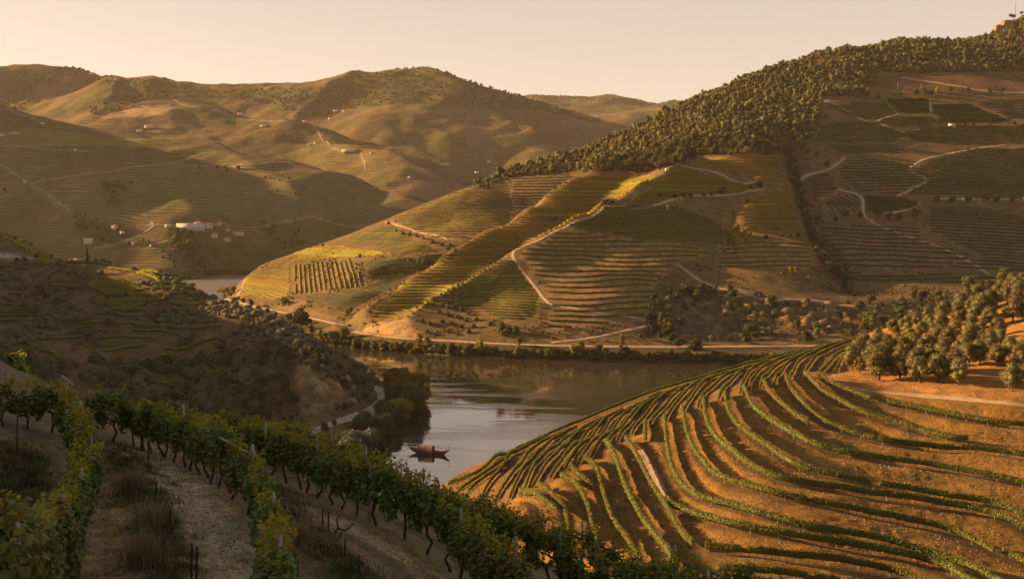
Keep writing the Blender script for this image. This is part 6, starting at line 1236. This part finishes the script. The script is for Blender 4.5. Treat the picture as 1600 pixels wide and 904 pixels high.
# trellis posts, wires and braces
def post_mesh(h, w=.075, square=True):
    b = Buf()
    if square: b.box((0, 0, h/2-.2), (w, w*.85, h+.4)); b.box((0, 0, h+.003), (w*.8, w*.65, .02))
    else: b.tube([(0, 0, -.3), (.01, 0, h*.5), (0, 0, h)], [w*.5, w*.48, w*.45], 7)
    return b
pm = [post_mesh(h).mesh('trellis_post', M['postwood']) for h in (1.85, 2.0, 2.15)]
PLAB = {'one': 'in the leftmost vine row', 'two': 'in the curved vine row between the tracks', 'three': 'in the diagonal vine row above the pale track', 'four': 'in the second diagonal vine row', 'five': 'in the outermost vine row toward the terraces'}
for k, ln in RP.items():
    q = smooth_line(ln, 4.8)
    for i, p in enumerate(q):
        px, py = proj(p[0], p[1], float(gN.at(p[0], p[1]))+1.9)
        if py > 950 or px < -40 or px > 1250: continue
        tag(link_mesh('trellis_post', pm[i % 3], None, (p[0]+.1, p[1], float(gN.at(p[0], p[1]))), i*.7), 'weathered grey post ' + PLAB[k], 'post', 'trellis posts ' + PLAB[k])
    b = Buf(); w3 = drape(gN, smooth_line(ln, 1.6)); c = w3[len(w3)//2].copy()
    for h in (.95, 1.45): b.tube(w3-c+np.array([0, 0, h]), .006, 3, False)
    tag(b.build('trellis_wire', M['wire'], loc=tuple(c)), 'thin wires strung ' + PLAB[k], 'wire')
def line_pt(px, py, dz=0.0): w, ok = pick(gN, [px], [py], d0=9); return np.array([w[0, 0], w[0, 1], w[0, 2]+dz])
def at_D(px, py, D): return np.array(P(px, py, D))
for (a, b_, lab) in [((343,683),(392,709),'grey brace pole slanting out of the curved row'), ((97,587),(114,600),'grey brace pole sticking out at the top of the leftmost row')]:
    D = line_pt(372, 783)[1] if a[0] > 200 else line_pt(112, 705)[1]; A, B = at_D(*a, D+1.0), at_D(*b_, D-1.2); b = Buf(); b.tube(np.array([A, (A+B)/2, B])-A, .035, 6); tag(b.build('brace_pole', M['postwood'], loc=tuple(A)), lab, 'pole')
SK = [(27,714,66,'rusty stake at the far left edge of the left track'),(232,735,45,'rusty stake standing in the weeds where the grass ridge begins'),(244,773,22,'short rusty stake halfway down the grass ridge'),(266,835,42,'rusty stake beside the tall dry grass clump'),(299,912,66,'left one of two rusty stakes close together at the bottom edge'),(307,912,60,'right one of two rusty stakes close together at the bottom edge'),
      (504,820,28,'rusty stake at the upper end of the grassy strip, left of a pair'),(513,831,32,'leaning rusty stake next to a twist of dead wood'),(532,841,10,'stump of a rusty stake in the dry grass'),(539,872,32,'rusty stake between the pale track and the weeds'),(560,908,42,'tall rusty stake on the lower grassy strip')]
for px, py, hp, lab in SK:
    q = line_pt(px, py); h = hp*q[1]/F; b = Buf(); b.tube([(0, 0, -.2), (.01*h, 0, h*.5), (.03*h, .01, h)], [.026, .024, .022], 6); b.box((.03*h, .01, h), (.06, .05, .012)); tag(b.build('iron_stake', M['rust'], loc=tuple(q)), lab, 'stake', 'rusty stakes beside the tracks')
b = Buf(); q = line_pt(520, 835); b.tube([(0, 0, 0), (.15, .05, .18), (.35, .0, .12), (.6, .1, .3)], [.05, .04, .03, .015], 6); b.tube([(.15, .05, .18), (.1, .1, .42), (.2, .1, .55)], [.03, .02, .01], 5); b.tube([(0, 0, 0), (-.2, .1, .1), (-.35, 0, .28)], [.04, .03, .01], 5); tag(b.build('dead_stump', M['vine_bark'], loc=tuple(q)), 'twisted dead vine stump lying in the dry grass by the stakes', 'stump')
# ---- grass, weeds and stones
def blades(rng, C, h, w, lean=.5):
    n = len(C); a = rng.uniform(0, 2*math.pi, n); ln = rng.uniform(.1, lean, n); dx, dy = np.cos(a)*ln, np.sin(a)*ln; hh_ = (h*rng.uniform(.5, 1.3, n)); px, py = -np.sin(a)*w, np.cos(a)*w
    def pt(t, k): return np.column_stack([C[:, 0]+dx*hh_*t*t*1.2+px*k, C[:, 1]+dy*hh_*t*t*1.2+py*k, C[:, 2]+hh_*t*(1-.25*ln*t)])
    V = np.stack([pt(0, -1), pt(0, 1), pt(.55, .8), pt(.55, -.8), pt(1, .12), pt(1, -.12)], 1).reshape(-1, 3); i = np.arange(n)[:, None]*6
    return V, np.concatenate([i+np.array([[0, 1, 2, 3]]), i+np.array([[3, 2, 4, 5]])])
def along(rng, k, n, w, clump=.18, per=14):
    if k not in LN: return np.zeros((0, 3))
    ln = LN[k]; m = n//per; u = rng.uniform(0, len(ln)-1.01, m); i = u.astype(int); f = (u-i)[:, None]; c = ln[i]*(1-f)+ln[i+1]*f; c = c+rng.normal(0, w*.5, (m, 2)); c = np.repeat(c, per, 0)+rng.normal(0, clump*.5, (m*per, 2))
    return np.column_stack([c, gN.at(c[:, 0], c[:, 1])-.01])
rng = np.random.default_rng(88)
b = Buf()
for k, n, w, h in (('strawL', 4500, .9, .09), ('strawM', 4500, .9, .09), ('weed', 3000, 1.2, .15), ('straw2', 3500, .8, .09), ('weed2', 7000, 1.5, .16), ('track1', 900, .9, .06), ('gravelL', 600, .9, .06), ('weedL', 5000, 1.5, .25)): b.add(*blades(rng, along(rng, k, n, w), h, .006))
for k in RP:
    LN['r'+k] = RP[k]; b.add(*blades(rng, along(rng, 'r'+k, 2500, .9), .09, .006))
tag(b.build('dry_grass', M['straw']), kind='stuff')
b = Buf()
for k, n, w, h in (('weed', 6000, .8, .15), ('weed2', 6500, .9, .14), ('weedL', 7000, 1.0, .25), ('strawL', 1500, .5, .12), ('gravel2', 1200, .9, .07), ('strawM', 1500, .8, .1)): b.add(*blades(rng, along(rng, k, n, w, .25, 22), h, .008, .8))
tag(b.build('green_weeds', M['greengrass']), kind='stuff')
for i, (px, py, r, h, lab) in enumerate([(222,885,.6,.85,'big tuft of tall dry grass with long arching stalks'),(232,820,.45,.6,'tuft of dry grass just uphill of the biggest one'),(205,770,.5,.7,'tuft of thin dry stalks at the start of the grass ridge'),(470,845,.5,.55,'dry grass tuft beside the curved vine row')]):
    q = line_pt(px, py); rr = rng.normal(0, r*.38, (420, 2)); C = np.column_stack([rr, gN.at(q[0]+rr[:, 0], q[1]+rr[:, 1])-q[2]]); b = Buf(); b.add(*blades(rng, C, h, .007, .9)); tag(b.build('grass_tuft', M['straw'], loc=tuple(q)), lab, 'grass tuft')
b = Buf(); bm = bmesh.new(); bmesh.ops.create_icosphere(bm, subdivisions=1, radius=1.0); iv = np.array([q.co[:] for q in bm.verts]); itr = np.array([[w_.index for w_ in t.verts] for t in bm.faces]); bm.free()
for k, n, w in (('gravelL', 1500, 1.0), ('gravel2', 1600, 1.1), ('strawM', 700, 1.2), ('track1', 500, .9), ('track2', 500, 1.0), ('weed2', 300, 1.5), ('rthree', 900, 1.3), ('rtwo', 900, 1.3), ('rone', 700, 1.3)):
    C = along(rng, k, n, w, .6, 3)
    if not len(C): continue
    s = .012+.045*rng.random(len(C))**3; sc3 = np.stack([s*rng.uniform(.7, 1.5, len(C)), s*rng.uniform(.7, 1.5, len(C)), s*rng.uniform(.4, .8, len(C))], 1)
    V = iv[None]*(1+rng.uniform(-.25, .25, (len(C), len(iv), 1)))*sc3[:, None]+C[:, None]; b.add(V.reshape(-1, 3), (itr[None]+(np.arange(len(C))*len(iv))[:, None, None]).reshape(-1, 3))
tag(b.build('gravel', mat_plain('schist_chips', (.26, .21, .17), .9, .45, 6.0)), kind='stuff')
# rows on the little rise at the left edge
SC_ = proj(gC.X, gC.Y, gC.Z); m = in_poly(SC_[0], SC_[1], VP) & (gC.Y > 60) & (gC.Y < 130)
vq, ok = pick(gC, np.repeat(np.arange(-28, 40, 5.0), 1), np.repeat(600, 14), d0=60)
for i in range(9):
    ln = pickline(gC, [(-30, 588+i*5), (0, 586+i*5.2), (20, 590+i*5.4), (37, 603+i*5)], 1.5, d0=62)
    if len(ln) > 3: l3 = drape(gC, ln); c = l3[len(l3)//2]; b = Buf(); hedge(b, l3-c, .8, .1, 1.3, rng, .2, 6, 40, .12); tag(b.build('vine_row', M['vine_row'], loc=tuple(c)), 'green vine row on the small rise at the left edge, behind the leftmost vines', 'vine row', 'vine rows on the small rise at the left edge')
# ================================================================== boat
bx, by, _ = Wz(671, 708.5, 0.0); kb = by/F; BT = thing('river_boat', (bx, by, 0), -.36); tag(BT, 'small wooden river boat with arched cabin and upswept bow, moored on calm water', 'boat')
Lh = 69*kb; M['hull'] = mat_plain('varnished_hull', (.17, .075, .028), .55, .3, 1.5, .02); M['hull_in'] = mat_plain('hull_inside', (.16, .09, .05), .8, .3, 2.0); M['canvas'] = mat_plain('cabin_canvas', (.21, .155, .13), .85, .12, 2.0); M['dark'] = mat_plain('dark_interior', (.02, .017, .015), .9, .1, 1.0)
st = np.linspace(0, 1, 25); V = []; Vi = []
for s in st:
    x = (s-.5)*Lh; half = 1.9*max(0.02, (math.sin(math.pi*min(1, max(0, s*.96+.02))))**.62) if 0 < s < 1 else .05
    half = max(.06, half*(1-.55*sstep(.80, 1, s))); sheer = 1.15+1.0*(1-s)**4+1.25*sstep(.76, 1.0, s)**1.5; keel = -.35+2.1*(1-s)**8+2.3*sstep(.80, 1.0, s)**1.3
    keel = min(keel, sheer-.12); V.append([(x, -half, sheer), (x, -half*.93, (sheer+keel)*.5), (x, -half*.55, keel+.05*(sheer-keel)), (x, 0, keel), (x, half*.55, keel+.05*(sheer-keel)), (x, half*.93, (sheer+keel)*.5), (x, half, sheer)])
    h2 = half*.9; Vi.append([(x, -h2, sheer-.01), (x, -h2*.85, max(keel+.1, sheer-.55)), (x, 0, max(keel+.1, sheer-.6)), (x, h2*.85, max(keel+.1, sheer-.55)), (x, h2, sheer-.01)])
def loft(V, flip=False):
    V = np.array(V, float); n, m = V.shape[:2]; i = np.arange(n*m).reshape(n, m); f = np.stack([i[:-1, :-1].ravel(), i[1:, :-1].ravel(), i[1:, 1:].ravel(), i[:-1, 1:].ravel()], 1); return V.reshape(-1, 3), (f[:, ::-1] if flip else f)
b = Buf(); b.add(*loft(V)); b.build('hull', M['hull'], BT, True); b = Buf(); b.add(*loft(Vi, True)); b.build('deck', M['hull_in'], BT, True)
b = Buf()
for sg in (0, -1): b.tube([np.array(v[sg])+np.array([0, 0, .03]) for v in V], .07, 5)
b.build('gunwale', M['hull'], BT)
cx, cl, cr = (665-670.5)*kb, 24*kb, 1.5; arc = np.linspace(0, math.pi, 15)
def arch(x, r, hgt): return [(x, math.cos(a)*r, .95+math.sin(a)**.75*hgt) for a in arc]
b = Buf(); b.add(*loft([arch(cx-cl/2+cl*i/8, cr, 2.6) for i in range(9)])); b.add(*loft([arch(cx-cl/2+cl*i/8, cr*.96, 2.52) for i in range(9)], True)); cab = b.build('cabin', M['canvas'], BT, True)
b = Buf()
for x in (cx-cl/2, cx, cx+cl/2): b.tube(arch(x, cr+.03, 2.64), .055, 5)
b.build('hoop', M['hull'], cab)
b = Buf(); a_ = arch(cx-cl/2+.25, cr*.93, 2.4); b.add(a_, [list(range(len(a_)))]); b.build('back_panel', M['dark'], cab)  # near-black sheet standing in for the shade inside the open cabin
b = Buf(); b.box((cx+cl/2-1.2, 0, 1.2), (.7, 1.2, .9)); b.build('crate', M['hull_in'], cab)
e = V[-1][0]; b = Buf(); b.tube([(e[0]-.05, 0, e[2]-.1), (e[0]-.12, 0, e[2]+1.0), (e[0]-.22, 0, e[2]+2.1)], [.06, .05, .04], 6); b.box((e[0]-.22, 0, e[2]+2.15), (.42, .12, .3)); b.build('bow_post', M['hull'], BT)
e = V[0][0]; b = Buf(); b.tube([(e[0]+.3, .1, e[2]-.2), (e[0]-.1, .1, e[2]+.25), (e[0]-.45, .1, e[2]+.65)], [.12, .12, .16], 6); b.build('stern_post', M['hull_in'], BT)
def rope(a, b_, sag, lab):
    a, b_ = np.array(a), np.array(b_); t = np.linspace(0, 1, 16)[:, None]; p = a*(1-t)+b_*t; p[:, 2] -= (4*sag*t*(1-t))[:, 0]; q = Buf(); q.tube(p-a, .045, 4); tag(q.build('mooring_rope', M['hull_in'], loc=tuple(a)), lab, 'rope')
A = np.array([bx, by, 0])+np.array([-Lh/2*.94, Lh/2*.35, 1.9]); tgt = Wz(590, 718, .3); rope(A, tgt, .5, 'thick mooring line from the stern of the boat to the near bank'); rope(A+np.array([.4, .2, -.3]), Wz(575, 709, .4), .9, 'slack thin mooring line hanging lower behind the thick one')
print('foreground', round(time.time()-T00, 1))
# ================================================================== water, air, land beyond
def water_mat():
    m, n, b, o = nodes('river_water')
    g = N(n, 'ShaderNodeNewGeometry'); mp = N(n, 'ShaderNodeMapping'); L(n, g.outputs['Position'], mp.inputs[0]); mp.inputs['Scale'].default_value = (0.012, 0.045, 1); mp.inputs['Rotation'].default_value = (0, 0, 0.12)
    wind = N(n, 'ShaderNodeTexNoise'); wind.inputs['Scale'].default_value = 1.0; wind.inputs['Detail'].default_value = 3; wind.inputs['Distortion'].default_value = .6; L(n, mp.outputs[0], wind.inputs[0])
    wf = rampf(n, wind.outputs['Fac'], .50, .56)
    mp2 = N(n, 'ShaderNodeMapping'); L(n, g.outputs['Position'], mp2.inputs[0]); mp2.inputs['Scale'].default_value = (.35, .9, 1)
    rip = N(n, 'ShaderNodeTexNoise'); rip.inputs['Scale'].default_value = 1.3; rip.inputs['Detail'].default_value = 4; L(n, mp2.outputs[0], rip.inputs[0])
    mp3 = N(n, 'ShaderNodeMapping'); L(n, g.outputs['Position'], mp3.inputs[0]); mp3.inputs['Scale'].default_value = (.05, .12, 1); sw = N(n, 'ShaderNodeTexNoise'); sw.inputs['Scale'].default_value = 1.0; sw.inputs['Detail'].default_value = 2; L(n, mp3.outputs[0], sw.inputs[0])
    sy_ = N(n, 'ShaderNodeSeparateXYZ'); L(n, g.outputs['Position'], sy_.inputs[0]); farw = math_(n, 'MULTIPLY', rampf(n, sy_.outputs[1], 1150, 1400), 1.0, True); wf = math_(n, 'ADD', wf, math_(n, 'MULTIPLY', farw, 6.0)); L(n, math_(n, 'ADD', math_(n, 'MULTIPLY', farw, .45), .035), b.inputs['Roughness'])
    h = math_(n, 'ADD', math_(n, 'MULTIPLY', rip.outputs['Fac'], math_(n, 'ADD', math_(n, 'MULTIPLY', wf, .045), .003)), math_(n, 'MULTIPLY', sw.outputs['Fac'], .02))
    bp = N(n, 'ShaderNodeBump'); bp.inputs['Strength'].default_value = 1.0; bp.inputs['Distance'].default_value = 1.0; L(n, h, bp.inputs['Height']); L(n, bp.outputs[0], b.inputs['Normal'])
    b.inputs['Base Color'].default_value = (.045, .042, .030, 1); b.inputs['Roughness'].default_value = .04; b.inputs['IOR'].default_value = 2.1; b.inputs['Specular IOR Level'].default_value = 0.7
    return m
wb = Buf(); wb.add([(-3500, -300, 0), (3500, -300, 0), (3500, 3500, 0), (-3500, 3500, 0)], [[0, 1, 2, 3]]); tag(wb.build('river', water_mat()), kind='structure')
gb = Buf(); r_ = 16000; gb.add([(-r_, -r_+4000, -13), (r_, -r_+4000, -13), (r_, r_+4000, -13), (-r_, r_+4000, -13)], [[0, 1, 2, 3]]); tag(gb.build('ground', mat_plain('valley_earth', (.2, .14, .09), .95, .2, .02)), kind='structure')
hz = Buf(); hz.box((0, 3300, 402), (13600, 8200, 835)); HM = bpy.data.materials.new('haze'); HM.use_nodes = True; n = HM.node_tree; n.nodes.clear(); o_ = n.nodes.new('ShaderNodeOutputMaterial'); pv = n.nodes.new('ShaderNodeVolumePrincipled')
pv.inputs['Density'].default_value = HAZE; pv.inputs['Color'].default_value = (1.0, .90, .78, 1); pv.inputs['Anisotropy'].default_value = .1; n.links.new(pv.outputs[0], o_.inputs['Volume'])
tag(hz.build('haze', HM), kind='stuff')
for _o in SC.objects:
    if _o.get('label') and len(_o['label'].split()) > 16: print('LONG', _o.name, _o['label'])
